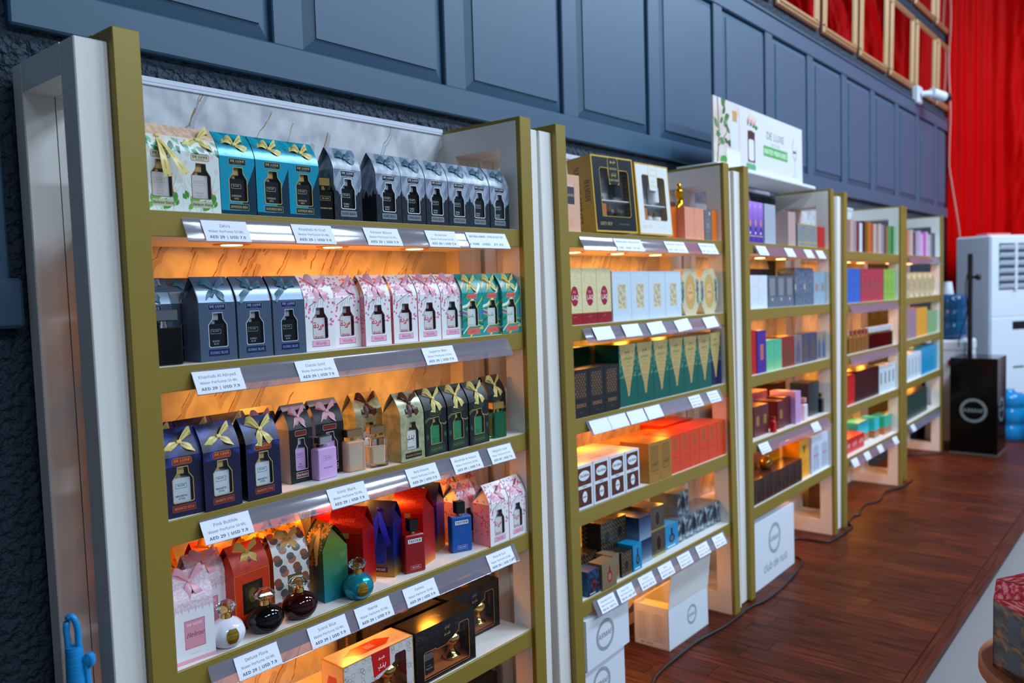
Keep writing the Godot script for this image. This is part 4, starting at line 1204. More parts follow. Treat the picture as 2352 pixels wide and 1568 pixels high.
	put("royal", 3, .607, -.098, -64, G, "box", "royal blue box beside red bottle", 0, Vector3(1.05, 1.1, 1))
	put("red_bottle", 3, .650, -.034, -16, "perfume_bottle", "bottle", "red tester bottle with black cap", .026)
	put("red", 3, .706, -.098, -72, G, "box", "embossed red box beside red bottle", 0, Vector3(1.15, 1.16, 1))
	put("royal", 3, .795, -.145, -64, G, "box", "royal blue box behind blue bottle", 0, Vector3(1.05, 1.1, 1))
	put("blue_bottle", 3, .822, -.046, -22, "perfume_bottle", "bottle", "blue tester bottle with black cap", .028)
	put("warda", 3, .893, -.090, 2, G, "box", "cherry blossom box behind blossom box")
	put("warda_b", 3, .925, -.010, 0, G, "box", "cherry blossom box showing pink side")
	put("warda_b", 3, 1.004, -.014, 3, G, "box", "cherry blossom box against the post")
	for x in [.9, .98]: put("warda", 3, x + .01, -.175, 3, G, "box", "cherry blossom box in third row", .058, Vector3.ONE, 0, [.9, .98].find(x))
	put("gold_leaf", 3, .120, -.190, 0, G, "box", "gold leaf box behind blush boxes")
	put("orange", 3, .232, -.192, 0, G, "box", "orange box in back row")
	put("gold_leaf", 3, .345, -.195, 0, G, "box", "gold leaf box behind circle box")
	put("gold_leaf", 3, .430, -.205, 0, G, "box", "gold leaf box behind teal box")
	put("red", 3, .545, -.215, -20, G, "box", "red box in back row", 0, Vector3(1, 1.1, 1))
	# gift sets on the fifth shelf
	var W := 203.0; var hh := 132.0
	var hole := [[26, 10], [176, 10], [180, 14], [180, 104], [176, 108], [150, 108], [146, 104], [146, 92], [98, 70], [68, 70], [64, 74], [30, 74], [26, 70]]
	var p := Pic.new(W + 60, hh, 3.0, C(206, 200, 196)); rng.seed = 3
	for i in 130:
		var c := Vector2(rng.randf() * W, rng.randf() * hh); var pts := []
		for k in 8: pts.append(c + Vector2(cos(k * TAU / 8), sin(k * TAU / 8)) * 5)
		p.line(pts, .5, C(70, 62, 58), true)
	p.frame(0, 0, W, hh, 2.5, C(190, 140, 60)); p.poly([Vector2(78, 132), Vector2(132, 132), Vector2(132, 88), Vector2(84, 76)], C(196, 20, 22)); p.arabic(1, 108, 112, 8, C(246, 236, 226)); p.arabic(2, 108, 94, 11, C(246, 236, 226))
	p.rect(W, 0, 60, hh, C(232, 190, 130)); p.frame(W, 0, 60, hh, 2, C(200, 130, 40)); p.poly([Vector2(W + 20, 30), Vector2(W + 40, 30), Vector2(W + 48, 66), Vector2(W + 40, 102), Vector2(W + 20, 102), Vector2(W + 10, 66)], C(206, 60, 24)); p.txt("HAMIDI", W + 30, 66, 6, C(240, 180, 150), "Droid Serif", true, 1, 0, 90)
	var pal := gift_set("white gold", .203, .132, .075, p, hole, .25, C(196, 110, 40))
	p = Pic.new(W + 60, hh, 3.0, C(18, 17, 18))
	for i in 150:
		var c := Vector2(rng.randf() * (W + 60), rng.randf() * hh); var pts := []
		for k in 9: pts.append(c + Vector2(cos(k * .7), sin(k * .7)) * (6 - k * .5))
		p.line(pts, .6, C(74, 62, 44))
	p.rect(78, 70, 54, 62, C(12, 14, 18)); p.arabic(2, 105, 112, 8, C(170, 130, 80)); p.arabic(1, 105, 94, 9, C(170, 130, 80)); p.rect(4, 20, 20, 66, C(14, 14, 15))
	for i in hole.size(): p.line([Vector2(hole[i][0], hole[i][1]), Vector2(hole[(i + 1) % hole.size()][0], hole[(i + 1) % hole.size()][1])], 2.4, C(190, 130, 80))
	p.txt("HAMIDI", W + 30, 66, 6, C(190, 130, 80), "Droid Serif", true, 1, 0, 90)
	var blk := gift_set("black gold", .203, .132, .075, p, hole, .2, C(176, 92, 40))
	var gm := mat("gold cap"); var jar := MB.new(); jar.stack([[.013, .016, .012, .006], [.015, .018, .014, .007], [.046, .018, .014, .007], [.047, .016, .013, .006]], 4)
	var lid := MB.new(); lid.stack([[.047, .0165, .0135, .006], [.056, .0165, .0135, .006], [.062, .0145, .0115, .006]], 4)
	var jt := Pic.new(36, 36, 5, C(20, 20, 22)); jt.txt("Black Oud", 18, 14, 4, C(225, 225, 225)); jt.txt("BAKHOOR", 18, 22, 2.4, C(200, 200, 200))
	for e in [[pal, C(150, 140, 90), C(190, 160, 130)], [blk, C(22, 22, 24), C(170, 170, 172)]]:
		part("censer", censer(), gm, e[0], Transform3D(Basis.from_scale(Vector3(1.25, 1.3, 1.25)), Vector3(.048, .013, .004)))
		var j := part("jar", jar.done(), mat("jar %s" % e[1], e[1], .15), e[0], Transform3D(Basis.from_scale(Vector3(1.15, 1.0, 1.15)), Vector3(-.050, 0, .01)))
		part("lid", lid.done(), mat("lid %s" % e[2], e[2], .2, .9), j)
	var pq := print_quad(.03, .03, jt.tex(), "jar print", .2)
	part("jar_print", pq[0], pq[1], blk, Transform3D(Basis(), Vector3(-.050, .015, .0265)))
	proto["gift_pale"] = pal; proto["gift_black"] = blk
	put("gift_pale", 4, .5165, -.020, 0, "gift_set", "gift set", "white and gold censer gift set", .075)
	put("gift_black", 4, .7275, -.020, 0, "gift_set", "gift set", "black censer set in front row", .075)
	put("gift_black", 4, .9165, -.103, 0, "gift_set", "gift set", "black censer set against side panel", .075)
	put("gift_black", 4, .700, -.109, 0, "gift_set", "gift set", "black censer set in second row", .075)
	put("gift_black", 4, .690, -.190, 0, "gift_set", "gift set", "black censer set in back row", .075)
	bx(0, 4, .10, .210, -.022, .150, .075, carton_mat("ruby", C(150, 16, 20), .3), "red gift box with gold edge", "gift_set")
	bx(0, 5, .74, 1.03, -.13, .215, .13, carton_mat("carton black", C(16, 16, 18), .5), "black carton standing low", "carton")

func paper_labels() -> void:
	var L := [["zahra", "Zahra"], ["oud", "Khashab Al Oud"], ["bloom", "Forever Bloom"], ["ros", "Rosarium"], ["amber", "NATURAL AMBER - 4 PIECES GIFT SET", "AED 100   USD   27.23", 1], ["abiyad", "Khashab Al Abiyad"], ["classic", "Classic Gold"], ["sup", "Superior Men"], ["pinkb", "Pink Bubble"], ["iblack", "Iconic Black"], ["red", "Red Intense"], ["aswad", "Khashab Al Aswad"], ["mag", "Magnetic Style"], ["flora", "Deluxe Flora"], ["iblue", "Iconic Blue"], ["warda", "Warda"], ["fatima", "Fatima"], ["rose", "Rose & Oud"], ["musk", "NATURAL MUSK - 4 PIECES GIFT SET", "AED 100   USD   27.23", 1], ["blank"]]
	label_atlas(L)
	var say := func(t: String, s: int, k := 0) -> String: return "paper price label below %s, %s of %s" % [t, SP[s], UP_[k]]
	for e in [[0, .1845, .091, "zahra", "the white floral box"], [0, .3775, .097, "oud", "turquoise boxes"], [0, .5595, .099, "bloom", "black gold-capped bottle"], [0, .742, .1, "ros", "silver diamond boxes"], [0, .9035, .150, "amber", "the last diamond box"], [1, .154, .096, "abiyad", "the black bottle"], [1, .3695, .095, "classic", "the blossom boxes"], [1, .719, .102, "sup", "swirled boxes"], [2, .154, .098, "pinkb", "the navy boxes"], [2, .433, .098, "iblack", "the pink bottle"], [2, .650, .096, "red", "the khaki box"], [2, .7985, .1, "aswad", "two emerald boxes"], [2, .927, .09, "mag", "the green bottle"], [3, .2025, .093, "flora", "the white bottle"], [3, .368, .096, "iblue", "the oxblood bottle"], [3, .4895, .098, "warda", "the teal bottle"], [3, .629, .1, "fatima", "the red bottle"], [3, .912, .098, "rose", "blossom boxes"]]:
		price_label(0, e[0], e[1], e[2], e[3], say.call(e[4], e[0]))
	# second unit
	for e in [[0, .36, .16, "musk", "dark gift set"], [0, .66, .14, "musk", "white gift set"], [0, .90, .13, "amber", "salmon boxes"]]: price_label(1, e[0], e[1], e[2], e[3], "printed label below the " + e[4] + ", top shelf of " + UP_[1])
	var bl := [.20, .36, .51, .69, .90]
	for i in 5: price_label(1, 1, bl[i], .098, "blank", "blank paper label, %s towards the plinth, second shelf of %s" % [ORD[i], UP_[1]], "blank labels second shelf", [0.0, 0.0, .03, .06, .036][i], .004)
	var cl := [.165, .265, .372, .478]
	for i in 4: price_label(1, 2, cl[i], .098, "blank", "blank paper label, %s towards the plinth, third shelf of %s" % [ORD[i], UP_[1]], "blank labels third shelf")
	for x in [.77, .91]: price_label(1, 2, x, .085, "aswad", "small printed label, %s towards the plinth, third shelf of %s" % [ORD[[.77, .91].find(x)], UP_[1]], "printed labels third shelf")
	for i in 7: price_label(1, 4, [.17, .275, .40, .525, .655, .79, .92][i], .088, ["oud", "rose", "ros", "zahra", "oud", "rose", "ros"][i], "printed label, %s towards the plinth, fifth shelf of %s" % [ORD[i], UP_[1]], "printed labels fifth shelf")
	for x in [.17, .48, .72, .88]: price_label(2, 0, x, .10, "oud", "small label, %s towards the plinth, top shelf of %s" % [ORD[[.17, .48, .72, .88].find(x)], UP_[2]], "labels top shelf sign unit")
	for x in [.16, .78]: price_label(2, 3, x, .10, "oud", "small label, %s towards the plinth, fourth shelf of %s" % [ORD[[.16, .78].find(x)], UP_[2]], "labels fourth shelf sign unit")
	for x in [.17, .38, .62, .93]: price_label(3, 4, x, .09, "rose", "small label, %s towards the plinth, fifth shelf of %s" % [ORD[[.17, .38, .62, .93].find(x)], UP_[3]], "labels fifth shelf")
	price_label(4, 4, .20, .09, "rose", "small paper label, fifth shelf of " + UP_[4])
	var clear := glassy("clear label strip", C(150, 146, 164), .38, .1)
	for e in [[0, 0], [0, 1], [0, 2], [0, 3], [1, 0], [1, 1], [1, 2], [1, 4], [2, 0], [2, 3], [3, 1], [3, 2], [3, 4], [4, 0], [4, 4]]:
		single("label_strip", strip_mesh(), clear, "clear curved plastic label strip, %s of %s" % [SP[e[1]], UP_[e[0]]], "label strip", local(e[0], 0, H[e[1]], 0))
# ---------- goods of the other units ----------
func bpic(w: float, h: float, c: Color, sc := 2.0) -> Pic:
	return Pic.new(w / .745, h, sc, c)

func bmat(key: String, p: Pic, rough := .35, metal := 0.0) -> StandardMaterial3D:
	return mat("box " + key, Color.WHITE, rough, metal, p.tex())

func goods_second() -> void:
	var k := 1
	# top shelf: gift sets and small boxes
	var p := bpic(88, 165, C(226, 170, 140)); p.rect(28, 80, 34, 50, C(44, 52, 60)); p.poly([Vector2(28, 130), Vector2(36, 142), Vector2(40, 130), Vector2(48, 142), Vector2(62, 130)], C(226, 190, 165)); p.txt("WARD", 45, 106, 8, C(190, 150, 120), "Droid Sans", true)
	for i in 5: p.line([Vector2(30 + i * 7, 4), Vector2(36 + i * 4, 40)], .8, C(190, 130, 90))
	bx(k, 0, .058, .150, -.032, .166, .07, bmat("peach", p, .5), "tall peach box with dark square")
	var W := 206.0; var hh := 238.0
	var hole := [[38, 50], [172, 50], [178, 56], [178, 190], [172, 196], [134, 196], [130, 150], [82, 150], [78, 200], [44, 200], [38, 194]]
	for e in [["gift_dark", C(22, 30, 34), C(214, 170, 60), C(24, 30, 34), C(206, 178, 96)], ["gift_white", C(232, 232, 230), C(214, 170, 70), C(230, 232, 232), C(222, 200, 150)]]:
		p = Pic.new(W + 60, hh, 2.0, e[1])
		p.frame(0, 0, W, hh, 5, e[2])
		for i in hole.size(): p.line([Vector2(hole[i][0], hole[i][1]), Vector2(hole[(i + 1) % hole.size()][0], hole[(i + 1) % hole.size()][1])], 3.5, e[2])
		p.plate(80, 148, 52, 88, e[1], e[2], 2); p.arabic(1, 106, 218, 12, e[4]); p.txt("NATURAL", 106, 200, 6, e[4], "Droid Sans", true); p.arabic(2, 106, 180, 12, e[4]); p.txt("BLACK MUSK" if e[0] == "gift_dark" else "WHITE MUSK", 106, 164, 6, e[4], "Droid Sans", true)
		p.txt("GIFT SET", 50, 26, 9, e[4], "Droid Serif", true); p.txt("SET OF FOUR PIECES", 140, 26, 4, e[4])
		p.rect(W, 0, 60, hh, C(176, 132, 20) if e[0] == "gift_dark" else C(206, 160, 60))
		if e[0] == "gift_dark": p.txt("NATURAL GIFT SET", W + 22, 120, 13, C(40, 28, 10), "Droid Serif", true, 1, 0, 90); p.txt("HAMIDI", W + 45, 130, 12, C(40, 28, 10), "Droid Serif", true, 1, 0, 90)
		var g := gift_set(e[0], W * .001, hh * .001, .098, p, hole, .3, C(206, 208, 212))
		for j in [[-.05, .02, C(190, 120, 60), .02, .08], [-.012, .0, e[3], .014, .07], [.03, .01, e[3], .022, .055], [.032, .10, e[3], .02, .07]]:
			var b := MB.new(); b.stack([[j[1] + .014, j[3], j[3] * .8, j[3] * .7], [j[1] + .014 + j[4] * .7, j[3], j[3] * .8, j[3] * .7], [j[1] + .014 + j[4] * .72, .008, .008, .008], [j[1] + .014 + j[4] * .76, .008, .008, .008]], 4, false, Vector3(j[0], 0, .027))
			var bp := part("jar", b.done(), mat("jar %s" % j[2], j[2], .2), g)
			var l := MB.new(); l.stack([[j[1] + .014 + j[4] * .76, .011, .011, .011], [j[1] + .014 + j[4], .011, .011, .011]], 4, false, Vector3(j[0], 0, .027))
			part("lid", l.done(), mat("warm metal cap"), bp)
		part("divider", slab(Vector3(-.095, .098, .008), Vector3(.095, .101, .045)), mat("tray ledge", C(220, 220, 222), .5), g)
		proto[e[0]] = g
	var lb := " gift set, top shelf of " + UP_[1]
	copy_of(proto.gift_dark, "gift_set", "gold and black boxed" + lb, "gift set", local(k, .353, H[0] + .0042, -.078, -6, -4))
	copy_of(proto.gift_white, "gift_set", "white boxed" + lb, "gift set", local(k, .596, H[0] + .0042, -.080, -2, -4))
	var peach := carton_mat("salmon", C(230, 150, 120), .5); var or_ := carton_mat("amber orange", C(216, 96, 20), .4)
	bx(k, 0, .715, .788, -.06, .115, .07, or_, "orange box showing dark scrollwork")
	bx(k, 0, .788, .936, -.03, .115, .10, peach, "salmon pink box under gold figure", "perfume_box", 0, 0, 2)
	p = bpic(60, 112, C(110, 106, 108)); p.ell(30, 55, 17, 26, C(140, 138, 140)); p.ell(30, 55, 13, 21, C(92, 90, 94)); p.ell(30, 55, 8, 13, C(146, 144, 146)); p.ell(44, 100, 6, 7, C(190, 200, 210))
	bx(k, 0, .940, .998, -.03, .112, .07, bmat("grey rosette", p, .4), "grey box with rosette")
	bx(k, 0, .999, 1.044, -.03, .114, .07, carton_mat("bright orange", C(236, 120, 24), .35), "bright orange box against panel")
	bx(k, 0, .84, .93, -.14, .15, .06, carton_mat("plum", C(96, 38, 52), .4), "plum box in back row")
	# gold boot-shaped bottle
	var b := Node3D.new(); var q := MB.new(); var rows := []
	for e in [[0, .020, .010, .006], [.006, .021, .011, .004], [.014, .013, .011, -.004], [.024, .010, .010, -.007], [.036, .0125, .0115, -.004], [.046, .0145, .013, 0], [.052, .012, .011, .001], [.056, .0065, .0065, .001]]:
		var r := PackedVector3Array()
		for j in 20: r.append(Vector3(cos(TAU * j / 20) * e[1] - e[3] * 1.4, e[0], -sin(TAU * j / 20) * e[2]))
		rows.append(r)
	q.grid(rows, true); part("figure_body", q.done(), mat("polished gold", C(226, 168, 24), .18, 1.0), b)
	var c := MB.new(); c.stack([[.056, .0065, .0065, .0065], [.064, .0075, .0075, .0075], [.070, .006, .006, .006], [.073, .003, .003, .003]], 5, true); part("cap", c.done(), mat("polished gold"), b)
	copy_of(b, "gold_bottle", "gold boot-shaped bottle standing on salmon pink boxes", "bottle", local(k, .818, H[0] + .1151, -.065, 10) * Transform3D(Basis.from_scale(Vector3(1.15, 1.2, 1.15)), Vector3.ZERO)); b.free()
	# second shelf
	p = bpic(76, 168, C(222, 206, 150)); p.mottle(0, 30, 76, 138, C(236, 224, 180), .7, .05, 50, 3.0); p.rect(0, 0, 110, 34, C(150, 16, 26)); p.rect(0, 32, 76, 2, C(200, 150, 80)); p.ell(40, 84, 19, 30, C(160, 28, 54)); p.txt("LAQ", 42, 80, 14, C(240, 220, 210), "Droid Sans", true, .9); p.txt("THE", 40, 96, 7, C(240, 220, 210)); p.line([Vector2(30, 20), Vector2(46, 24)], 1, C(220, 150, 90))
	bx(k, 1, .062, .296, -.030, .166, .06, bmat("cream red", p, .3), "cream box with crimson oval", "perfume_box", 0, 0, 3)
	p = bpic(108, 157, C(206, 220, 232)); p.rect(30, 38, 48, 78, C(226, 206, 140)); p.rect(32, 40, 44, 74, C(222, 206, 168)); p.mottle(32, 40, 44, 74, C(170, 160, 130), .8, .06, 51); p.line([Vector2(70, 36), Vector2(104, 8)], .8, C(150, 170, 190)); p.line([Vector2(10, 140), Vector2(60, 132)], .8, C(170, 188, 204))
	bx(k, 1, .304, .745, -.030, .157, .07, bmat("pale blue", p, .35), "pale blue box with gold panel", "perfume_box", 0, 0, 4)
	octagons(k, 1, [.818, .966], -.032, .166, .150, "cream octagonal box with blue ornament")
	# third shelf
	p = bpic(96, 140, C(24, 24, 26)); p.rect(14, 56, 66, 72, C(70, 52, 36))
	for j in 9:
		for i in 8: p.ell(19 + i * 8, 62 + j * 8, 2.2, 2.2, C(150, 112, 70) if (i + j) % 2 else C(40, 30, 24))
	p.txt("ESSENCE", 48, 34, 10, C(170, 112, 70), "Droid Sans", true); p.txt("PARFUM", 48, 14, 4, C(130, 90, 60)); p.rect(97, 0, 40, 140, C(30, 34, 40))
	bx(k, 2, .050, .298, -.012, .140, .085, bmat("black lattice", p, .4), "black cellophaned box with bronze lattice", "perfume_box", 0, 0, 3)
	bx(k, 2, .052, .330, -.12, .194, .09, carton_mat("deep green", C(10, 66, 36), .2), "deep green box in back row", "perfume_box", 0, 0, 3)
	for e in [["green gold", C(8, 96, 82), C(6, 70, 62)], ["navy gold", C(16, 30, 74), C(10, 20, 52)]]:
		p = bpic(104, 196, e[1]); p.poly([Vector2(4, 196), Vector2(100, 196), Vector2(92, 150), Vector2(84, 120), Vector2(64, 60), Vector2(52, 8), Vector2(42, 60), Vector2(22, 110), Vector2(12, 150)], C(196, 164, 96)); p.mottle(0, 90, 104, 106, C(206, 184, 130), .5, .05, 52)
		p.rect(104, 0, 40, 196, e[2]); p.poly([Vector2(0, 0), Vector2(52, 4), Vector2(104, 0), Vector2(104, 30), Vector2(0, 30)], e[1])
		p.arabic(1, 52, 168, 11, C(20, 90, 80)); p.txt("LEGACY", 52, 150, 8, C(20, 90, 80), "Droid Serif", true); p.txt("EDITION", 52, 138, 4, C(60, 100, 80))
		for i in 8: p.line([Vector2(30 + i * 2.4, 126 - i * 12), Vector2(74 - i * 2.4, 126 - i * 12)], .8, C(150, 120, 70))
		bmat(e[0], p, .25, .15)
	bx(k, 2, .312, .940, -.020, .196, .09, mats["box green gold"], "green box with gold pendant point", "perfume_box", 0, 0, 6)
	bx(k, 2, .944, 1.042, -.028, .198, .09, mats["box navy gold"], "navy box with gold pendant point")
	# fourth shelf
	p = bpic(92, 130, C(220, 226, 234))
	for i in 22: p.rect(2, i * 6 + 1, 3, 3, C(60, 60, 66))
	for y in [8, 70]: p.rect(12, y, 72, 52, C(96, 36, 22)); p.mottle(12, y, 72, 52, C(60, 20, 12), .6, .05, 53)
	p.ell(48, 98, 29, 15, C(225, 232, 236)); p.txt("Club Edition", 48, 98, 7, C(60, 40, 40), "Droid Serif", true, .85, .2); p.ell(48, 35, 13, 17, C(225, 232, 236)); p.txt("ARMAF", 48, 35, 5, C(80, 60, 60), "Droid Sans", true); p.txt("TRIBUTE", 48, 65.5, 4, C(60, 64, 80), "Droid Sans", true); p.rect(93, 0, 40, 130, C(206, 196, 190))
	bx(k, 3, .048, .402, -.013, .130, .085, bmat("white brown", p, .3), "white box with brown windows print", "perfume_box", 0, 0, 4)
	bx(k, 3, .10, .402, -.105, .130, .085, carton_mat("white plain", C(222, 214, 206), .3), "plain white box in second row", "perfume_box", 0, 0, 3)
	p = bpic(76, 130, C(176, 124, 46)); p.rect(12, 34, 52, 84, C(120, 82, 24)); p.rect(15, 37, 46, 78, C(160, 112, 40)); p.arabic(2, 38, 58, 17, C(50, 30, 8)); p.line([Vector2(4, 26), Vector2(72, 26)], .7, C(110, 74, 20))
	for i in 7: p.line([Vector2(18, 74 + i * 6), Vector2(58, 76 + i * 6)], 1.2, C(110, 74, 22))
	bx(k, 3, .462, .613, -.014, .131, .11, bmat("ochre", p, .3, .2), "ochre box with black lettering", "perfume_box", 0, 0, 2)
	p = bpic(76, 132, C(224, 62, 18)); p.plate(24, 76, 28, 44, C(150, 84, 24), C(190, 110, 30), 1.5); p.ell(38, 98, 9, 15, C(206, 70, 22)); p.txt("Oriana", 38, 52, 7, C(170, 40, 10), "Droid Serif", true)
	for i in 6: p.line([Vector2(6, 10 + i * 6), Vector2(70, 12 + i * 6)], .6, C(206, 76, 30))
	bx(k, 3, .614, 1.043, -.020, .132, .105, bmat("vermilion", p, .3), "vermilion arabesque box in front row", "perfume_box", 0, 0, 6)
	bx(k, 3, .42, .80, -.135, .118, .085, carton_mat("saffron", C(228, 120, 30), .3), "saffron box in second row", "perfume_box", 0, 0, 4)
	bx(k, 3, .80, 1.03, -.150, .132, .10, carton_mat("vermilion plain", C(220, 60, 20), .3), "vermilion box in second row", "perfume_box", 0, 0, 3)
	# fifth shelf: small foil boxes
	p = bpic(70, 78, C(46, 44, 38))
	for j in 6:
		for i in 6: p.line([Vector2(i * 14 - 7, j * 14 + 2), Vector2(i * 14, j * 14 + 12), Vector2(i * 14 + 7, j * 14 + 2), Vector2(i * 14, j * 14 - 8)], 1.2, C(140, 122, 84), true)
	p.ell(34, 34, 12, 15, C(70, 26, 22)); p.ell(34, 32, 8, 9, C(40, 40, 44))
	var dia := bmat("diamond foil", p, .2, .3)
	p = bpic(60, 76, C(30, 70, 110)); p.mottle(0, 0, 60, 76, C(14, 20, 40), .9, .05, 54); p.ell(34, 30, 11, 15, C(150, 26, 20)); p.ell(34, 28, 7, 9, C(40, 30, 34)); p.rect(10, 4, 30, 4, C(200, 210, 220))
	var navy := bmat("navy red foil", p, .2, .2)
	p = bpic(76, 80, C(150, 130, 100)); p.ell(40, 34, 14, 18, C(190, 40, 24)); p.ell(40, 33, 9, 11, C(170, 150, 120)); p.rect(36, 50, 8, 16, C(160, 40, 30))
	var tan_ := bmat("tan foil", p, .25, .4)
	p = bpic(60, 84, C(24, 140, 190)); p.ell(32, 34, 13, 16, C(20, 30, 50)); p.ell(32, 34, 8, 10, C(60, 110, 140)); p.rect(28, 50, 8, 20, C(16, 24, 40)); p.rect(12, 5, 34, 4, C(220, 230, 235))
	var cyan := bmat("cyan foil", p, .25, .1)
	p = bpic(90, 84, C(120, 138, 150)); p.mottle(0, 0, 90, 84, C(206, 220, 222), .9, .03, 55); p.mottle(0, 0, 90, 84, C(30, 50, 70), .7, .035, 56); p.ell(46, 44, 14, 24, C(40, 48, 56))
	var sil := bmat("silver foil", p, .15, .5)
	p = bpic(70, 80, C(30, 62, 110)); p.grad(0, 0, 94, 80, C(150, 180, 205), C(16, 36, 80))
	var blu := bmat("blue foil", p, .18, .35)
	p = bpic(90, 88, C(86, 76, 66)); p.ell(46, 44, 20, 32, C(110, 92, 60)); p.ell(46, 44, 14, 26, C(50, 26, 34)); p.rect(0, 0, 90, 8, C(170, 150, 90))
	var brn := bmat("bronze foil", p, .2, .4)
	bx(k, 4, .098, .158, -.018, .075, .055, navy, "navy and red foil box, front row")
	bx(k, 4, .166, .246, -.012, .080, .05, tan_, "tan foil box, red flask print")
	bx(k, 4, .250, .290, -.030, .081, .06, tan_, "narrow tan foil box")
	bx(k, 4, .296, .358, -.026, .076, .06, dia, "diamond foil box beside cyan box")
	bx(k, 4, .362, .416, -.024, .086, .06, cyan, "cyan foil box with black flask")
	bx(k, 4, .432, .508, -.040, .078, .08, blu, "blue foil box, bottom of stack"); bx(k, 4, .432, .508, -.041, .078, .12, blu, "blue foil box, top of stack", "perfume_box", 0, .0785)
	bx(k, 4, .510, .604, -.042, .086, .09, brn, "bronze foil box, bottom of stack"); bx(k, 4, .510, .602, -.044, .082, .12, brn, "bronze foil box, top of stack", "perfume_box", 0, .0865)
	bx(k, 4, .608, .704, -.048, .083, .09, cyan, "wide cyan foil box")
	bx(k, 4, .706, 1.042, -.052, .084, .09, sil, "silver marbled foil box, front row", "perfume_box", 0, 0, 4)
	bx(k, 4, .60, .79, -.150, .09, .07, brn, "bronze foil box, second row", "perfume_box", 0, 0, 2)
	bx(k, 4, .735, .830, -.070, .084, .11, sil, "silver foil box on silver boxes", "perfume_box", 4, .0846)
	bx(k, 4, .285, .430, -.092, .08, .07, dia, "diamond foil box, second row", "perfume_box", 0, 0, 2); bx(k, 4, .28, .43, -.090, .085, .075, dia, "diamond foil box, raised second row", "perfume_box", 0, .0805, 2)
	bx(k, 4, .06, .27, -.10, .085, .07, dia, "dark diamond foil box near post", "perfume_box", 0, 0, 3); bx(k, 4, .06, .27, -.17, .165, .07, dia, "tall diamond foil box, back row", "perfume_box", 0, 0, 3)
	bx(k, 4, .05, .092, -.05, .11, .05, sil, "silver foil box against post")
	# floor: white cartons
	cartons()

func logo(p: Pic, cx: float, cy: float, r: float, ink: Color, t := "ARMAF") -> void:
	for i in 64:
		var a := i * TAU / 64; var b := a + TAU / 64 * .55
		p.poly([Vector2(cx, cy) + Vector2(cos(a), sin(a)) * r, Vector2(cx, cy) + Vector2(cos(b), sin(b)) * r, Vector2(cx, cy) + Vector2(cos(b - .07), sin(b - .07)) * r * .76, Vector2(cx, cy) + Vector2(cos(a - .07), sin(a - .07)) * r * .76], ink)
	p.txt(t, cx, cy, r * .32, ink, "Droid Sans", false, 1.05)

func carton_face(w: float, h: float, t: String, fn: Callable) -> StandardMaterial3D:
	var p := bpic(w, h, C(222, 228, 236), 2.0); fn.call(p)
	return mat("carton " + t, Color.WHITE, .5, 0, p.tex())

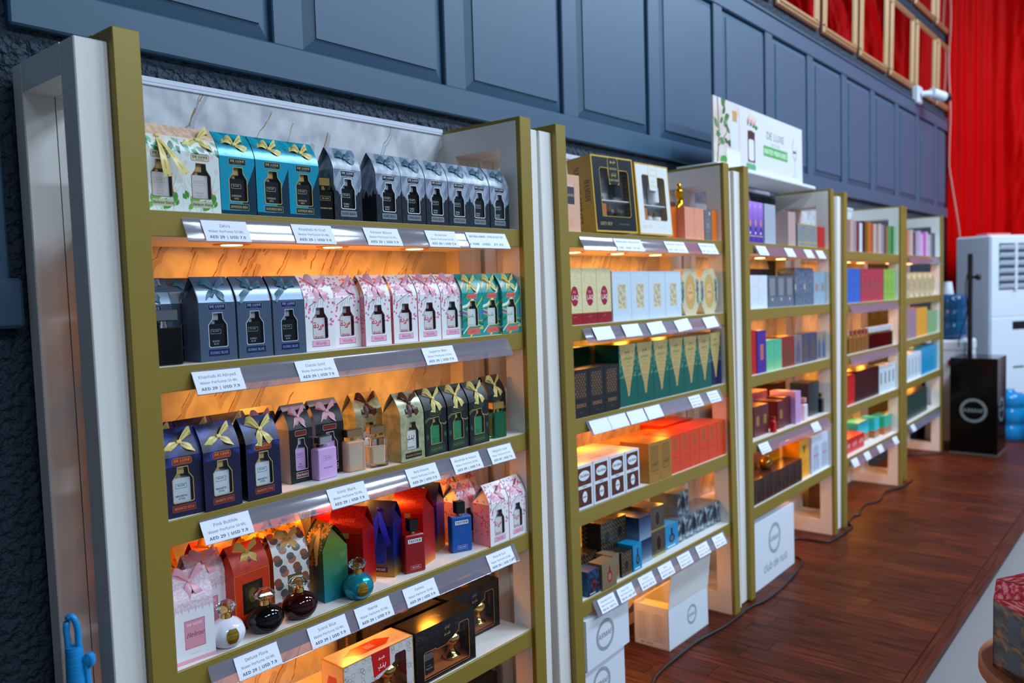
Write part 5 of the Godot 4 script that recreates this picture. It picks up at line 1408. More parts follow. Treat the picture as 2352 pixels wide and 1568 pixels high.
func cartons() -> void:
	var a := carton_face(226, 150, "logo", func(p): logo(p, 96, 76, 48, C(58, 60, 66)))
	single("carton", boxm(.24, .150, .20), a, "white carton with ring logo, bottom of floor stack", "carton", local(1, .176, .0004, -.125, 2))
	single("carton", boxm(.252, .150, .21), a, "white carton with ring logo, upper of floor stack", "carton", local(1, .186, .1508, -.118, 3))
	# open carton
	var o := thing("open_carton", "open white carton with raised flap on the wooden floor", "carton", local(1, .768, 0, -.12))
	var m := mat("carton board", C(226, 224, 220), .6); var w := .297; var d := .141; var h := .150
	var f := carton_face(297, 150, "ring", func(p): logo(p, 170, 80, 36, C(60, 62, 70)))
	var q := MB.new(); q.box(Vector3(-w / 2, 0, d / 2 - .003), Vector3(w / 2, h, d / 2), Rect2(0, 0, .745, 1), Rect2(.8, .1, .1, .1), Rect2(.8, .1, .1, .1)); part("front_wall", q.done(), f, o)
	var s := carton_face(141, 150, "table", func(p):
		for j in 2:
			for i in 12: p.line([Vector2(10 + j * 62, 24 + i * 8.5), Vector2(62 + j * 66, 24 + i * 8.5)], .8, C(120, 100, 80)); p.txt("EAU DE PARFUM", 34 + j * 66, 28 + i * 8.5, 3, C(110, 92, 76))
		p.txt("QTY : 12 PCS", 50, 12, 6, C(90, 76, 60), "Droid Sans", true))
	q = MB.new(); q.quad(Vector3(-w / 2, 0, -d / 2), Vector3(-w / 2, 0, d / 2), Vector3(-w / 2, h, d / 2), Vector3(-w / 2, h, -d / 2), Rect2(0, 0, .745, 1)); q.quad(Vector3(-w / 2 + .003, 0, d / 2), Vector3(-w / 2 + .003, 0, -d / 2), Vector3(-w / 2 + .003, h, -d / 2), Vector3(-w / 2 + .003, h, d / 2), Rect2(.8, .1, .1, .1)); part("side_wall", q.done(), s, o)
	part("side_wall", slab(Vector3(w / 2 - .003, 0, -d / 2), Vector3(w / 2, h, d / 2)), m, o)
	part("back_wall", slab(Vector3(-w / 2, 0, -d / 2), Vector3(w / 2, h, -d / 2 + .003)), m, o)
	part("base", slab(Vector3(-w / 2, 0, -d / 2), Vector3(w / 2, .004, d / 2)), m, o)
	q = MB.new(); q.box(Vector3(-w / 2, 0, -.0015), Vector3(w / 2, .125, .0015)); part("flap", q.done(), m, o, Transform3D(Basis(Vector3.RIGHT, .12), Vector3(0, h, d / 2)))
	q = MB.new(); q.box(Vector3(-w / 2 + .006, -.0015, 0), Vector3(-w / 2 + .075, .0015, d - .01)); part("flap", q.done(), m, o, Transform3D(Basis(Vector3.BACK, .1), Vector3(0, h - .004, -d / 2 + .005)))
	q = MB.new(); q.box(Vector3(-w / 2, -.0015, 0), Vector3(w / 2, .0015, .1)); part("flap", q.done(), m, o, Transform3D(Basis(Vector3.RIGHT, -.9), Vector3(0, h, -d / 2)) * Transform3D(Basis(Vector3.UP, PI), Vector3.ZERO))
	# tall carton under the sign unit
	var cm := carton_face(440, 282, "tall", func(p): logo(p, 215, 178, 66, C(70, 76, 88)); p.txt("club de nuit", 225, 70, 34, C(90, 96, 108), "Droid Sans", false, 1.05))
	single("carton", boxm(.45, .282, .20), cm, "tall white carton with slanted logo lettering under the sign unit", "carton", local(2, .318, 0, -.123))
	single("dark_tray", boxm(.33, .03, .12), carton_mat("tray black", C(12, 12, 13), .5), "flat black tray lying on the tall white carton", "tray", local(2, .33, .2825, -.17))

func octagons(k: int, s: int, xs: Array, zf: float, h: float, w: float, desc: String, dull := 1.0) -> void:
	var p := Pic.new(150, 166, 2.0, C(214, 200, 160)); p.ell(75, 83, 40, 64, C(206, 168, 96)); p.ell(75, 83, 24, 30, C(226, 170, 110)); p.ell(75, 83, 20, 26, C(232, 184, 130)); p.txt("NOOR", 75, 80, 8, C(110, 80, 50), "Droid Serif", true); p.arabic(2, 75, 96, 7, C(120, 90, 50))
	rng.seed = 4
	for sx in [-1, 1]:
		for i in 26: p.line([Vector2(75 + sx * rng.randf_range(42, 66), rng.randf_range(36, 130)), Vector2(75 + sx * rng.randf_range(42, 66), rng.randf_range(36, 130))].map(func(v): return v), 2.0, [C(30, 96, 120), C(60, 130, 140), C(36, 70, 96)][i % 3])
	var pl := PackedVector2Array()
	for e in [[-.24, 0], [.24, 0], [.5, .3], [.5, .7], [.24, 1], [-.24, 1], [-.5, .7], [-.5, .3]]: pl.append(Vector2(e[0] * w, e[1] * h))
	var q := MB.new(); q.extrude(pl, -.045, 0)
	for i in q.P.size(): q.T[i] = Vector2(q.P[i].x / w + .5, 1 - q.P[i].y / h)
	var m := mat("octagon print", Color.WHITE, .35, 0, p.tex()); var mesh := q.done()
	for x in xs:
		var label: String = desc + ", " + SP[s] + " of " + UP_[k]
		label = desc + ", " + ORD[xs.find(x)] + " in its row counting towards the plinth"
		single("octagonal_box", mesh, m, label, "box", local(k, x, H[s], zf), desc + " row")

func goods_far() -> void:
	var c := func(key: String, col: Color, r := .35) -> StandardMaterial3D: return carton_mat(key, col, r)
	var k := 2
	var p := bpic(52, 168, C(170, 120, 214)); p.grad(0, 0, 70, 168, C(60, 50, 160), C(186, 140, 226)); p.rect(20, 4, 18, 70, C(40, 44, 130)); p.ell(29, 80, 7, 16, C(226, 150, 70)); p.rect(0, 26, 52, 3, C(220, 190, 130)); p.ell(27, 40, 6, 6, C(235, 225, 235)); p.ell(27, 150, 3, 3, C(250, 245, 250))
	bx(k, 0, .100, .262, -.03, .168, .08, bmat("violet", p, .3), "violet box with candle print", "perfume_box", 0, 0, 3)
	bx(k, 0, .290, .412, -.035, .170, .06, c.call("fog", C(166, 178, 190)), "fog grey box")
	bx(k, 0, .548, .640, -.03, .153, .15, c.call("taupe pink", C(186, 158, 152)), "pinkish taupe box")
	p = bpic(126, 106, C(110, 130, 140)); p.frame(0, 0, 126, 106, 5, C(180, 160, 70)); p.mottle(6, 6, 114, 94, C(150, 160, 150), .8, .05, 57); p.rect(0, 20, 126, 4, C(190, 170, 80))
	bx(k, 0, .665, .930, -.03, .107, .07, bmat("steel gold", p, .3), "steel blue box with gold rim", "perfume_box", 0, 0, 2)
	bx(k, 0, .934, 1.040, -.03, .104, .07, c.call("scarlet", C(190, 26, 24)), "scarlet box", "perfume_box", 0, 0, 2)
	p = bpic(94, 138, C(226, 232, 238)); p.mottle(0, 0, 126, 138, C(196, 204, 214), .6, .08, 58)
	bx(k, 1, .105, .295, -.03, .138, .07, bmat("white fleck", p, .4), "white flecked box", "perfume_box", 0, 0, 2)
	p = bpic(100, 137, C(74, 96, 112)); p.rect(20, 50, 60, 76, C(128, 138, 142)); p.rect(0, 0, 100, 46, C(92, 112, 130)); p.ell(50, 34, 8, 8, C(190, 190, 180))
	bx(k, 1, .302, .606, -.03, .137, .06, bmat("slate", p, .3), "slate box with grey panel", "perfume_box", 0, 0, 3)
	bx(k, 1, .30, .61, -.115, .170, .06, c.call("espresso", C(34, 24, 16), .25), "espresso box in second row", "perfume_box", 0, 0, 3)
	p = bpic(116, 174, C(96, 124, 144)); p.mottle(0, 0, 156, 174, C(58, 78, 98), .7, .03, 59); p.ell(4, 86, 9, 14, C(210, 200, 160))
	bx(k, 1, .620, .862, -.03, .174, .08, bmat("river blue", p, .35), "tall river blue box", "perfume_box", 0, 0, 2)
	p = bpic(98, 159, C(136, 164, 182)); p.ell(50, 82, 15, 22, C(176, 108, 76)); p.mottle(0, 0, 98, 60, C(176, 198, 208), .7, .04, 61)
	bx(k, 1, .868, 1.042, -.03, .159, .07, bmat("ice blue", p, .35), "ice blue box with copper oval", "perfume_box", 0, 0, 2)
	bx(k, 2, .094, .166, -.03, .180, .06, c.call("signal red", C(186, 20, 24)), "signal red tall box")
	p = bpic(98, 178, C(64, 44, 140)); p.rect(34, 54, 34, 66, C(180, 110, 90))
	bx(k, 2, .170, .268, -.028, .178, .06, bmat("indigo", p, .3), "indigo box with copper panel"); bx(k, 2, .10, .2, -.10, .19, .06, c.call("indigo plain", C(54, 36, 120)), "indigo box in second row")
	p = bpic(88, 130, C(60, 178, 140)); p.grad(0, 0, 120, 60, C(150, 206, 140), C(60, 178, 140)); p.mottle(0, 20, 88, 100, C(120, 200, 150), .7, .05, 62)
	bx(k, 2, .272, .448, -.03, .130, .06, bmat("mint", p, .35), "mint green box", "perfume_box", 0, 0, 2)
	for e in [["rust", C(140, 44, 34), C(110, 62, 40)], ["dove", C(126, 116, 116), C(92, 90, 110)], ["ink", C(60, 72, 100), C(86, 82, 80)], ["sand", C(150, 128, 112), C(40, 90, 140)]]:
		p = bpic(104, 133, e[1]); p.poly([Vector2(20, 8), Vector2(84, 8), Vector2(84, 70), Vector2(52, 118), Vector2(20, 70)], e[2]); bmat(e[0], p, .35)
	bx(k, 2, .452, .600, -.032, .136, .07, mats["box rust"], "rust box with pointed arch"); bx(k, 2, .606, .706, -.032, .134, .07, mats["box dove"], "dove grey box with pointed arch")
	bx(k, 2, .712, .914, -.034, .136, .07, mats["box ink"], "ink blue box with pointed arch", "perfume_box", 0, 0, 2); bx(k, 2, .918, 1.043, -.034, .133, .07, mats["box sand"], "sand box with pointed arch", "perfume_box", 0, 0, 2)
	p = bpic(78, 126, C(92, 34, 38)); p.rect(24, 44, 30, 40, C(150, 110, 50))
	var mar := bmat("maroon", p, .35)
	bx(k, 3, .180, .336, -.050, .128, .09, mar, "maroon box with gold square, front row", "perfume_box", 0, 0, 2); bx(k, 3, .430, .508, -.045, .124, .11, mar, "maroon box set apart")
	bx(k, 3, .19, .34, -.15, .15, .09, c.call("maroon plain", C(90, 30, 30)), "plain maroon box, back row", "perfume_box", 0, 0, 2)
	bx(k, 3, .512, .600, -.05, .131, .08, c.call("oxblood", C(84, 18, 16)), "oxblood box"); bx(k, 3, .604, .675, -.03, .148, .12, c.call("lilac", C(196, 150, 196)), "lilac box, front row"); bx(k, 3, .38, .604, -.16, .155, .09, c.call("orchid", C(206, 130, 160)), "orchid pink box, back row", "perfume_box", 0, 0, 3)
	bx(k, 3, .846, .998, -.055, .162, .09, c.call("petrol", C(24, 42, 50), .25), "petrol dark box", "perfume_box", 0, 0, 2); bx(k, 3, .70, .86, -.17, .17, .08, c.call("umber", C(44, 20, 18)), "umber box, back row", "perfume_box", 0, 0, 2)
	proto["slim_red"] = flat_bottle(.03, .05, .022, .004, mat("slim red glass", C(190, 12, 16), .12), .018, .014, .016, mat("slim red cap", C(170, 12, 16), .3), mat("gold cap"), .004)
	proto["slim_white"] = flat_bottle(.045, .075, .028, .005, mat("slim white glass", C(230, 214, 226), .2), .026, .022, .022, mat("rose cap", C(200, 150, 150), .3), mat("gold cap"))
	proto["slim_black"] = flat_bottle(.034, .07, .024, .004, mat("black glass"), .022, .02, .02, mat("gold cap"), mat("gold cap"))
	put("slim_red", 3, .352, -.025, 0, "perfume_bottle", "bottle", "small red bottle", .022, Vector3.ONE, 2)
	put("slim_white", 3, .745, -.03, 0, "perfume_bottle", "bottle", "small whitish bottle", .028, Vector3.ONE, 2)
	put("slim_black", 3, 1.022, -.045, 0, "perfume_bottle", "bottle", "small black bottle with gold cap", .024, Vector3.ONE, 2)
	p = bpic(92, 103, C(58, 36, 30)); p.mottle(0, 0, 92, 103, C(24, 14, 12), .9, .04, 63); p.line([Vector2(20, 4), Vector2(30, 90)], 3, C(110, 66, 40)); p.ell(60, 52, 12, 30, C(40, 34, 38))
	bx(k, 4, .098, .655, -.022, .103, .09, bmat("walnut", p, .25), "walnut brown box, front row", "perfume_box", 0, 0, 6)
	p = bpic(125, 178, C(240, 160, 10)); p.poly([Vector2(40, 150), Vector2(62, 110), Vector2(84, 150)], C(120, 84, 20)); p.line([Vector2(30, 60), Vector2(96, 84)], 4, C(190, 110, 10))
	bx(k, 4, .662, .790, -.036, .178, .08, bmat("marigold", p, .3), "tall marigold box"); bx(k, 4, .30, .65, -.125, .178, .07, c.call("marigold plain", C(236, 150, 14)), "marigold box, second row", "perfume_box", 0, 0, 3)
	p = bpic(120, 178, C(214, 222, 236)); p.rect(14, 10, 92, 120, C(178, 190, 210)); p.txt("I", 60, 126, 26, C(206, 60, 110), "Droid Serif", true); p.txt("sense", 60, 84, 18, C(206, 70, 120), "Droid Serif", true)
	bx(k, 4, .798, 1.040, -.026, .176, .07, bmat("white bag", p, .35), "white box with pink lettering", "perfume_box", 0, 0, 2)
	proto["gold_ball"] = round_bottle(1, mat("amber glaze", C(150, 96, 20), .1, .5), null)
	copy_of(proto.gold_ball, "round_perfume_bottle", "round amber bottle standing on walnut brown boxes", "bottle", local(2, .36, H[4] + .1035, -.075))
	# fourth unit
	k = 3
	var cols := [C(176, 150, 140), C(150, 112, 116), C(186, 164, 150), C(150, 140, 150), C(110, 40, 50), C(200, 212, 220), C(30, 28, 24), C(120, 84, 24), C(196, 110, 20), C(170, 80, 60), C(190, 170, 156), C(150, 132, 120), C(192, 172, 158), C(126, 140, 148), C(120, 60, 70), C(120, 120, 60), C(20, 150, 84), C(14, 96, 40), C(120, 170, 120)]
	var cn := ["rose beige", "mauve", "beige", "lilac grey", "wine", "white", "black", "bronze", "amber", "terracotta", "cream", "taupe", "ivory", "grey", "plum", "olive", "emerald", "dark green", "pale green"]
	for i in 19: bx(k, 0, .090 + .0502 * i, .090 + .0502 * (i + 1), -.03, [.170, .166, .168, .162, .165, .158][i % 6], .06, c.call("thin " + cn[i], cols[i]), "slim %s box in a row" % cn[i])
	bx(k, 1, .12, .358, -.03, .182, .08, c.call("azure", C(10, 100, 190)), "azure blue box", "perfume_box", 0, 0, 2)
	p = bpic(84, 183, C(170, 40, 60)); p.mottle(0, 0, 84, 183, C(200, 110, 120), .6, .05, 64); p.rect(24, 60, 36, 60, C(140, 80, 70)); bmat("crimson", p)
	bx(k, 1, .366, .790, -.03, .182, .07, mats["box crimson"], "crimson patterned box", "perfume_box", 0, 0, 5); p = bpic(80, 184, C(110, 170, 30)); p.mottle(0, 0, 80, 184, C(190, 206, 170), .7, .05, 65); bmat("lime", p)
	bx(k, 1, .796, 1.030, -.03, .182, .07, mats["box lime"], "lime green box", "perfume_box", 0, 0, 3)
	proto["tall_amber"] = flat_bottle(.06, .085, .03, .004, mat("amber lacquer", C(150, 108, 50), .2, .3), .03, .03, .026, mat("silver cap"), mat("gold cap"))
	proto["tall_black"] = flat_bottle(.048, .085, .03, .004, mat("black glass"), .036, .03, .026, mat("pale cap", C(190, 206, 214), .3), mat("gold cap"))
	for i in 6: put("tall_amber" if i else "tall_black", 2, .13 + .07 * i, -.03, 0, "perfume_bottle", "bottle", "amber bottle with silver cap" if i else "black bottle beside the post", .03, Vector3.ONE, 3, i - 1)
	for i in 9: put("tall_black", 2, .545 + .052 * i, -.03, 0, "perfume_bottle", "bottle", "black bottle with pale cap", .03, Vector3.ONE, 3, i)
	bx(k, 3, .11, .265, -.03, .160, .08, c.call("cherry", C(200, 24, 20)), "cherry red box"); bx(k, 3, .27, .70, -.03, .168, .08, c.call("ebony", C(26, 26, 28), .25), "ebony box", "perfume_box", 0, 0, 5)
	p = bpic(80, 155, C(206, 220, 228)); p.rect(26, 50, 22, 70, C(90, 56, 40)); bmat("frost", p); bx(k, 3, .71, 1.04, -.03, .155, .07, mats["box frost"], "frost white box with dark slot", "perfume_box", 0, 0, 4)
	p = bpic(136, 80, C(206, 22, 24)); p.txt("LOVER", 68, 40, 22, C(236, 190, 190), "Droid Sans", true); bmat("red letter", p)
	bx(k, 4, .14, .48, -.045, .080, .09, mats["box red letter"], "low red box with white letters", "perfume_box", 0, 0, 3)
	p = bpic(70, 120, C(40, 190, 200)); p.rect(0, 0, 94, 44, C(176, 112, 76)); bmat("aqua", p)
	bx(k, 4, .49, .70, -.085, .120, .08, mats["box aqua"], "aqua and tan box", "perfume_box", 0, 0, 3); bx(k, 4, .745, .838, -.065, .119, .08, mats["box aqua"], "aqua and tan box standing alone")
	p = bpic(70, 112, C(30, 170, 140)); p.rect(0, 0, 94, 44, C(176, 112, 76)); bmat("jade", p); bx(k, 4, .885, 1.035, -.05, .112, .08, mats["box jade"], "jade and tan box", "perfume_box", 0, 0, 2)
	# fifth unit
	k = 4
	var c5 := [C(190, 60, 36), C(196, 140, 110), C(180, 176, 172), C(110, 40, 40), C(150, 160, 172), C(196, 160, 200), C(206, 170, 208), C(190, 70, 160), C(200, 170, 210), C(190, 176, 180), C(110, 116, 132), C(60, 66, 90), C(190, 200, 206)]
	var n5 := ["vermilion", "clay", "stone", "maroon", "fog", "lilac", "pale orchid", "magenta", "lavender", "pearl", "pewter", "midnight", "white"]
	for i in 13: bx(k, 0, .12 + .0708 * i, .12 + .0708 * (i + 1), -.03, .150 + .008 * (i % 3), .06, c.call("five " + n5[i], c5[i]), "slim %s box in a row" % n5[i])
	octagons(k, 1, [.16, .30, .45, .60, .75, .90], -.032, .160, .142, "small octagonal box")
	bx(k, 2, .10, .42, -.03, .195, .07, c.call("heather", C(156, 122, 136)), "heather mauve box", "perfume_box", 0, 0, 3); bx(k, 2, .425, .73, -.03, .192, .07, c.call("sunflower", C(232, 160, 20)), "sunflower yellow box", "perfume_box", 0, 0, 4); bx(k, 2, .74, 1.04, -.03, .162, .07, c.call("sage", C(130, 172, 120)), "sage green box", "perfume_box", 0, 0, 5)
	p = bpic(90, 180, C(214, 226, 234)); p.rect(34, 30, 16, 120, C(60, 80, 100)); bmat("white slot", p)
	bx(k, 3, .10, .55, -.03, .170, .07, mats["box white slot"], "white box with dark stripe", "perfume_box", 0, 0, 5); bx(k, 3, .55, 1.04, -.03, .186, .08, c.call("cyan", C(20, 150, 196)), "cyan box", "perfume_box", 0, 0, 5)
	p = bpic(140, 160, C(30, 50, 44)); p.mottle(0, 0, 188, 160, C(60, 96, 84), .7, .04, 66); bmat("moss", p)
	bx(k, 4, .2, .80, -.045, .165, .09, mats["box moss"], "moss green box", "perfume_box", 0, 0, 4); bx(k, 4, .80, .98, -.12, .19, .06, c.call("honey", C(190, 140, 30)), "honey gold box, back row")
	# odds seen through the cut-outs
	single("carton", boxm(.20, .20, .14), carton_mat("bronze carton", C(120, 84, 40), .4), "bronze carton on the floor of the unit second from the plinth", "carton", local(3, .22, 0, -.16))

# ---------- sign, corner things, foreground stand ----------
func sign_board() -> void:
	var o := thing("perfume_sign", "white printed sign board standing on a shelving unit", "sign", local(2, .42, TOPY + .0005, -.09))
	part("base", bev(Vector3(-.50, 0, -.16), Vector3(.615, .016, .02), .003), mat("foam board white", C(236, 240, 244), .4), o)
	var p := Pic.new(980, 262, 1.2, C(226, 228, 230)); rng.seed = 12
	p.rect(0, 0, 250, 262, C(214, 196, 178)); p.mottle(0, 0, 260, 262, C(228, 222, 216), .9, .006, 70); p.rect(250, 0, 120, 262, C(226, 222, 220))
	p.line([Vector2(30, 0), Vector2(50, 120), Vector2(40, 262)], 8, C(110, 80, 50)); p.line([Vector2(44, 70), Vector2(120, 130), Vector2(130, 190)], 5, C(110, 80, 50))
	for i in 16: leaf(p, Vector2(rng.randf_range(20, 130), rng.randf_range(90, 250)), rng.randf_range(-.6, 2.4), rng.randf_range(34, 60), [C(60, 120, 50), C(44, 92, 50), C(90, 140, 90)][i % 3])
	p.rect(160, 30, 80, 180, C(222, 224, 236)); p.rect(178, 186, 46, 44, C(206, 160, 90)); p.rect(120, 0, 130, 70, C(240, 240, 242))
	for i in 8: leaf(p, Vector2(60 + i * 8, 10), 1.0 + .1 * i, 30, C(70, 160, 60))
	p.rect(330, 40, 76, 130, C(60, 30, 30)); p.plate(336, 44, 64, 96, C(232, 232, 238), C(90, 60, 60), 3); p.rect(350, 140, 36, 34, C(70, 36, 20))
	for i in 10: leaf(p, Vector2(330 + i * 8, 190 + (i % 3) * 14), 1.2 - i * .12, 40, [C(70, 130, 60), C(226, 150, 150), C(238, 206, 190)][i % 3])
	for i in 8: leaf(p, Vector2(320 + i * 12, 4), 1.57, 34, C(90, 170, 120))
	p.txt("DE LUXE", 640, 178, 32, C(80, 84, 90), "Droid Sans", false, 1.3); p.txt("COLLECTION", 640, 142, 11, C(120, 124, 130), "Droid Sans", false, 1.2)
	p.rect(500, 84, 285, 46, C(78, 176, 84)); p.txt("WATER PERFUMES", 642, 107, 22, C(236, 246, 236), "Droid Sans", true, 1.0)
	p.line([Vector2(870, 200), Vector2(852, 170), Vector2(862, 120), Vector2(880, 100), Vector2(898, 120), Vector2(904, 160)], 4, C(90, 94, 100)); p.line([Vector2(880, 100), Vector2(880, 40)], 3, C(120, 124, 130)); p.rect(860, 136, 36, 10, C(40, 44, 50)); p.txt("NATURAL", 880, 28, 9, C(150, 152, 156))
	var q := MB.new(); q.box(Vector3(-.49, .016, -.008), Vector3(.49, .278, 0), Rect2(0, 0, 1, 1), Rect2(.99, .5, .005, .1), Rect2(.99, .5, .005, .1))
	part("printed_board", q.done(), mat("sign print", Color.WHITE, .4, 0, p.tex()), o)

func corner_things() -> void:
	var white := mat("appliance white", C(222, 230, 240), .35); var black := mat("black plastic", C(14, 14, 15), .4)
	# plinth
	var pp := Pic.new(300 / .745, 690, 1.0, C(7, 8, 9)); logo(pp, 150, 310, 88, C(170, 184, 186))
	var acrylic := mat("black acrylic", Color.WHITE, .12, 0, pp.tex()); acrylic.metallic_specular = .3
	var pl := thing("display_plinth", "glossy black display plinth with ring logo", "plinth", tf(6.03, 0, .163))
	var q := MB.new()
	q.box(Vector3(-.166, .012, -.15), Vector3(.166, .69, .15), Rect2(.05, 0, .745 - .05, 1), Rect2(.0, 0, .745, 1), Rect2(.9, .1, .05, .05))
	part("cabinet", q.done(), acrylic, pl); part("foot", slab(Vector3(-.17, 0, -.154), Vector3(.17, .012, .154)), mat("plinth foot", C(90, 86, 84), .5), pl)
	# air conditioner
	var ac := thing("air_conditioner", "tall white floor-standing air conditioner in front of the red drape", "air conditioner", Transform3D(Basis(Vector3.UP, deg_to_rad(-33)), Vector3(7.07, 0, .105)))
	part("cabinet", bev(Vector3(-.25, 0, -.17), Vector3(.20, 1.585, .17), .012), white, ac); part("front_panel", bev(Vector3(-.245, .02, .165), Vector3(.195, .93, .178), .008), white, ac); part("upper_panel", bev(Vector3(-.245, .935, .165), Vector3(.195, 1.575, .176), .008), white, ac)
	part("vent_recess", slab(Vector3(-.17, 1.15, .174), Vector3(.165, 1.52, .1775)), mat("vent dark", C(60, 78, 96), .6), ac)
	for i in 6: part("louver", slab(Vector3(-.17, -.016, -.004), Vector3(.165, .016, .004)), white, ac, Transform3D(Basis(Vector3.RIGHT, .5), Vector3(0, 1.178 + i * .062, .186)))
	part("louver_post", slab(Vector3(-.02, 1.15, .18), Vector3(0, 1.52, .196)), white, ac)
	part("display", slab(Vector3(-.03, .83, .176), Vector3(.15, .895, .1795)), mat("display black", C(12, 14, 22), .1), ac); part("badge", slab(Vector3(-.02, .52, .176), Vector3(.09, .535, .180)), mat("badge green", C(40, 120, 100), .4), ac)
	single("paper_stack", slab(Vector3(-.12, 0, -.05), Vector3(.12, .02, .05)), mat("pinkish wrap", C(226, 120, 130), .6), "pinkish folded wrap lying on the air conditioner", "paper", Transform3D(Basis(Vector3.UP, deg_to_rad(-33)), Vector3(7.03, 1.586, .09)))
	# water dispenser, bottle and cup
	var wd := thing("water_dispenser", "white water dispenser between shelving and black stand", "water dispenser", tf(6.42, 0, -.10))
	part("cabinet", bev(Vector3(-.15, 0, -.15), Vector3(.15, .72, .15), .012), white, wd); part("top", bev(Vector3(-.155, .70, -.155), Vector3(.155, .785, .155), .014), white, wd); part("tap", bev(Vector3(-.17, .60, -.05), Vector3(-.15, .64, -.02), .004), mat("tap blue", C(20, 60, 150), .4), wd); part("tap", bev(Vector3(-.17, .60, .02), Vector3(-.15, .64, .05), .004), mat("tap red", C(150, 20, 20), .4), wd)
	var rows := []
	for e in [[.785, .05], [.80, .10], [.83, .118], [.90, .118], [.91, .112], [.93, .112], [.94, .118], [1.0, .118], [1.01, .112], [1.03, .112], [1.04, .118], [1.11, .118], [1.128, .10], [1.134, .02]]: rows.append([e[0], e[1], e[1], e[1]])
	q = MB.new(); q.stack(rows, 6, true); single("water_bottle", q.done(), mat("blue water bottle", C(20, 84, 128), .12), "large blue water bottle upturned on the dispenser", "bottle", tf(6.42, 0, -.10))
	q = MB.new(); q.stack([[0, .042, .042, .042], [.095, .030, .030, .030]], 6); single("paper_cup", q.done(), mat("paper cup", C(226, 236, 246), .6), "white cup upturned on the blue water bottle", "cup", tf(6.42, 1.134, -.12))
	q = MB.new(); rows = []
	for e in [[0, .11], [.012, .12], [.10, .12], [.108, .114], [.128, .114], [.136, .12], [.23, .12], [.238, .114], [.258, .114], [.266, .12], [.33, .12], [.352, .105], [.362, .05], [.385, .04]]: rows.append([e[0], e[1], e[1], e[1]])
	q.stack(rows, 6, true); single("water_bottle", q.done(), mat("bright blue bottle", C(20, 130, 190), .15), "bright blue water bottle standing on floor behind the plinth", "bottle", tf(6.66, .0005, .255))
	q = MB.new(); q.stack([[0, .11, .11, .11], [.24, .135, .135, .135], [.24, .145, .145, .145], [.262, .145, .145, .145], [.262, .125, .125, .125], [.02, .1, .1, .1]], 6); single("waste_bin", q.done(), mat("grey bin", C(96, 116, 134), .45), "grey plastic bin beside the bright blue bottle", "bin", tf(6.66, .0005, .55))
	single("leaning_board", bev(Vector3(-.15, 0, -.012), Vector3(.15, 1.22, .012), .003), mat("pale board", C(206, 196, 196), .6), "pale board leaning beside the air conditioner", "board", Transform3D(Basis(Vector3.UP, deg_to_rad(-33)) * Basis(Vector3.RIGHT, -.08), Vector3(7.32, .002, .62)))
	# black stand with cable
	var st := thing("black_stand", "slim black pole stand beside the water dispenser", "stand", tf(6.225, 0, .075))
	q = MB.new(); q.stack([[0, .022, .02, .01], [.012, .022, .02, .01], [.016, .02, .016, .01]], 6); part("base", q.done(), black, st)
	q = MB.new(); q.bevel(Vector3(-.02, .014, -.018), Vector3(.02, 1.435, .012), .004); part("pole", q.done(), black, st)
	q = MB.new(); q.tube([Vector3(0, 1.26, .012), Vector3(0, 1.26, .034)], .012, 10); q.stack([[1.238, .012, .012, .012], [1.248, .018, .018, .018], [1.272, .018, .018, .018], [1.282, .012, .012, .012]], 5, true, Vector3(0, 0, .05)); part("clamp_knob", q.done(), black, st)
	var pts := []
	for i in 13:
		var t := i / 12.0; pts.append(Vector3(-.01, 1.29 - .55 * t, -.018 - .055 * t * t - .012 * sin(t * 9)))
	q = MB.new(); q.tube(pts, .004, 6); part("cable", q.done(), black, st)
	# security camera on the wall
	var cc := thing("security_camera", "white bullet security camera on the panelling rail", "camera", Transform3D(Basis(), Vector3(6.16, 2.645, WZ)))
	part("mount", bev(Vector3(-.06, -.07, 0), Vector3(.06, .06, .05), .008), white, cc)
	q = MB.new(); q.tube([Vector3(.0, 0, .05), Vector3(.02, .0, .09), Vector3(.06, .0, .12)], .022, 10); part("arm", q.done(), white, cc)
	q = MB.new(); q.tube([Vector3(.04, .005, .115), Vector3(.15, -.02, .175)], .038, 14); part("housing", q.done(), white, cc)
	q = MB.new(); q.tube([Vector3(.148, -.0195, .174), Vector3(.185, -.026, .194)], .039, 14); part("lens_hood", q.done(), black, cc)
	q = MB.new(); pts = []
	for i in 30: pts.append(Vector3(7.155 + .01 * sin(i * .9), 4.3 - i * .095, -.262 + .006 * cos(i * .7) + (.0 if i < 22 else (i - 22) * .012)))
	q.tube(pts, .006, 6); single("hanging_cable", q.done(), mat("pale cable", C(196, 150, 140), .5), "pale cable hanging down beside the red drape", "cable")

func cable(pts: Array, label: String) -> void:
	var c := Curve3D.new()
	for i in pts.size():
		var a: Vector2 = pts[maxi(i - 1, 0)]; var b: Vector2 = pts[mini(i + 1, pts.size() - 1)]; var t := (b - a) / 6.0
		c.add_point(Vector3(pts[i].x, .0055, pts[i].y), Vector3(-t.x, 0, -t.y), Vector3(t.x, 0, t.y))
	c.bake_interval = .012
	var q := MB.new(); q.tube(Array(c.get_baked_points()), .0052, 8)
	single("power_cable", q.done(), mat("black rubber", C(16, 15, 15), .45), label, "cable")

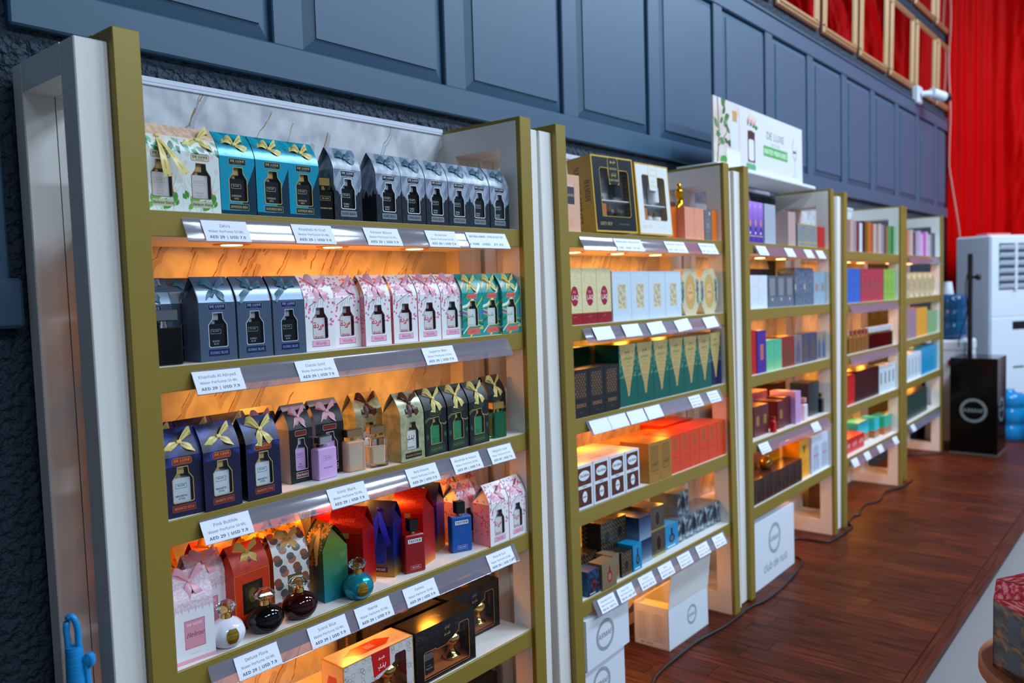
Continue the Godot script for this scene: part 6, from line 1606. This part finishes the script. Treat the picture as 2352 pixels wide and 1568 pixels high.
func foreground() -> void:
	cable([Vector2(1.35, .16), Vector2(1.462, .107), Vector2(1.59, .04), Vector2(1.67, .007 + .012), Vector2(1.806, .012), Vector2(1.964, .012), Vector2(2.115, .031), Vector2(2.252, .034), Vector2(2.358, .034), Vector2(2.463, .054), Vector2(2.645, .054), Vector2(2.859, .03), Vector2(3.0, .0), Vector2(3.04, -.06)], "black cable curving along the floor past the open carton")
	cable([Vector2(3.24, -.16), Vector2(3.30, -.139), Vector2(3.319, -.08), Vector2(3.33, -.0), Vector2(3.427, .02), Vector2(3.508, .022), Vector2(3.554, .024), Vector2(3.65, .018), Vector2(3.702, -.016), Vector2(3.837, -.033), Vector2(3.888, -.017), Vector2(3.986, -.042), Vector2(4.121, -.05), Vector2(4.21, -.017), Vector2(4.299, -.02), Vector2(4.442, -.041), Vector2(4.562, -.01), Vector2(4.655, .012), Vector2(4.752, .012), Vector2(4.85, .01)], "black cable looping over the floor below the sign unit")
	cable([Vector2(5.3, -.2), Vector2(5.45, -.2), Vector2(5.611, -.197), Vector2(5.66, -.135), Vector2(5.72, -.067), Vector2(5.79, -.01)], "black cable on the floor beside the black plinth")
	# round stand with foil boxes
	var t := thing("round_display_table", "round tan display table with rim carrying foil boxes", "table", tf(1.325, -.03, 1.245))
	var tan_ := mat("tan laminate", C(196, 130, 84), .45); var q := MB.new()
	q.stack([[.483, .222, .222, .222], [.488, .232, .232, .232], [.507, .232, .232, .232], [.512, .226, .226, .226]], 14); part("tabletop", q.done(), tan_, t)
	q = MB.new(); q.stack([[0, .17, .17, .17], [.02, .17, .17, .17], [.025, .05, .05, .05], [.483, .05, .05, .05]], 8); part("pedestal", q.done(), tan_, t)
	var p := bpic(80, 85, C(58, 48, 34)); p.mottle(0, 0, 108, 85, C(190, 120, 30), .9, .03, 80); p.mottle(0, 0, 108, 85, C(100, 96, 100), .8, .04, 81); p.rect(28, 8, 24, 60, C(84, 80, 84)); p.rect(60, 0, 4, 85, C(26, 22, 18)); p.rect(80.5, 0, 28, 85, C(110, 34, 40)); p.mottle(80.5, 0, 28, 85, C(190, 150, 150), .7, .09, 82)
	var m := bmat("foil ring", p, .14, .35)
	for l in 2:
		for i in 10:
			var a := TAU * i / 10.0 + .12
			var wedge := wedge_mesh()
			single("foil_box", wedge, m, "amber foil box in the %s ring on the round table" % ["lower", "upper"][l], "box", Transform3D(Basis(Vector3.UP, a), Vector3(1.325, .4825 + l * .0705, 1.245)), "foil boxes on the round table, %s ring" % ["lower", "upper"][l])
	q = MB.new(); q.stack([[0, .075, .075, .02], [.135, .075, .075, .02]], 3); single("foil_box", q.done(), mat("foil crimson", C(110, 30, 36), .2, .3), "crimson foil box in the middle of the foil box ring", "box", tf(1.325, .4825, 1.245, 20))
	# blue-handled cleaning tool
	var o := thing("cleaning_tool", "bright blue ribbed handle of a cleaning tool beside the white side panel", "tool", Transform3D(Basis(Vector3.BACK, .03) * Basis(Vector3.UP, -.7), Vector3(-.098, 0, -.004)))
	var bl := mat("blue grip", C(16, 140, 206), .4)
	q = MB.new(); var rows := []
	rows.append([.655, .010, .010, .01])
	for i in 7:
		var y := .66 + i * .0115; var w := .0165 - .0006 * i
		rows.append([y, w, w, w]); rows.append([y + .009, w, w, w]); rows.append([y + .0095, w - .0011, w - .0011, w]); rows.append([y + .0112, w - .0011, w - .0011, w])
	rows.append([.742, .0125, .011, .011])
	q.stack(rows, 5); part("grip", q.done(), bl, o)
	var loop := []
	for i in 15:
		var a := PI * (-.12 + 1.24 * i / 14.0); loop.append(Vector3(cos(a) * .0085, .765 + sin(a) * .026, 0))
	q = MB.new(); q.tube([Vector3(.008, .738, 0)] + loop + [Vector3(-.008, .738, 0)], .0052, 8); part("hanging_loop", q.done(), bl, o)
	q = MB.new(); q.bevel(Vector3(.012, .60, -.006), Vector3(.021, .725, .006), .003); q.stack([[.706, .004, .006, .004], [.712, .008, .007, .005], [.722, .008, .007, .005], [.728, .004, .006, .004]], 4, true, Vector3(.022, 0, 0)); part("trigger", q.done(), bl, o)
	q = MB.new(); q.stack([[.02, .011, .011, .011], [.656, .011, .011, .011]], 6); part("shaft", q.done(), mat("grey tube", C(66, 68, 72), .4), o)
	q = MB.new(); q.bevel(Vector3(-.026, .0, -.03), Vector3(.026, .025, .03), .006); part("head", q.done(), bl, o)

func wedge_mesh() -> ArrayMesh:
	if meshes.has("wedge"): return meshes["wedge"]
	var q := MB.new(); var ro := .212; var ri := .11; var a := TAU / 20 - .008; var h := .07
	var A := Vector3(-sin(a) * ri, 0, cos(a) * ri); var B := Vector3(sin(a) * ri, 0, cos(a) * ri); var Cc := Vector3(sin(a) * ro, 0, cos(a) * ro); var D := Vector3(-sin(a) * ro, 0, cos(a) * ro); var u := Vector3(0, h, 0)
	var s := Rect2(.76, 0, .235, 1)
	q.quad(D, Cc, Cc + u, D + u, Rect2(0, 0, .745, 1)); q.quad(B, A, A + u, B + u, s); q.quad(Cc, B, B + u, Cc + u, s); q.quad(A, D, D + u, A + u, s); q.quad(D + u, Cc + u, B + u, A + u, s); q.quad(A, B, Cc, D, s)
	meshes["wedge"] = q.done()
	return meshes["wedge"]
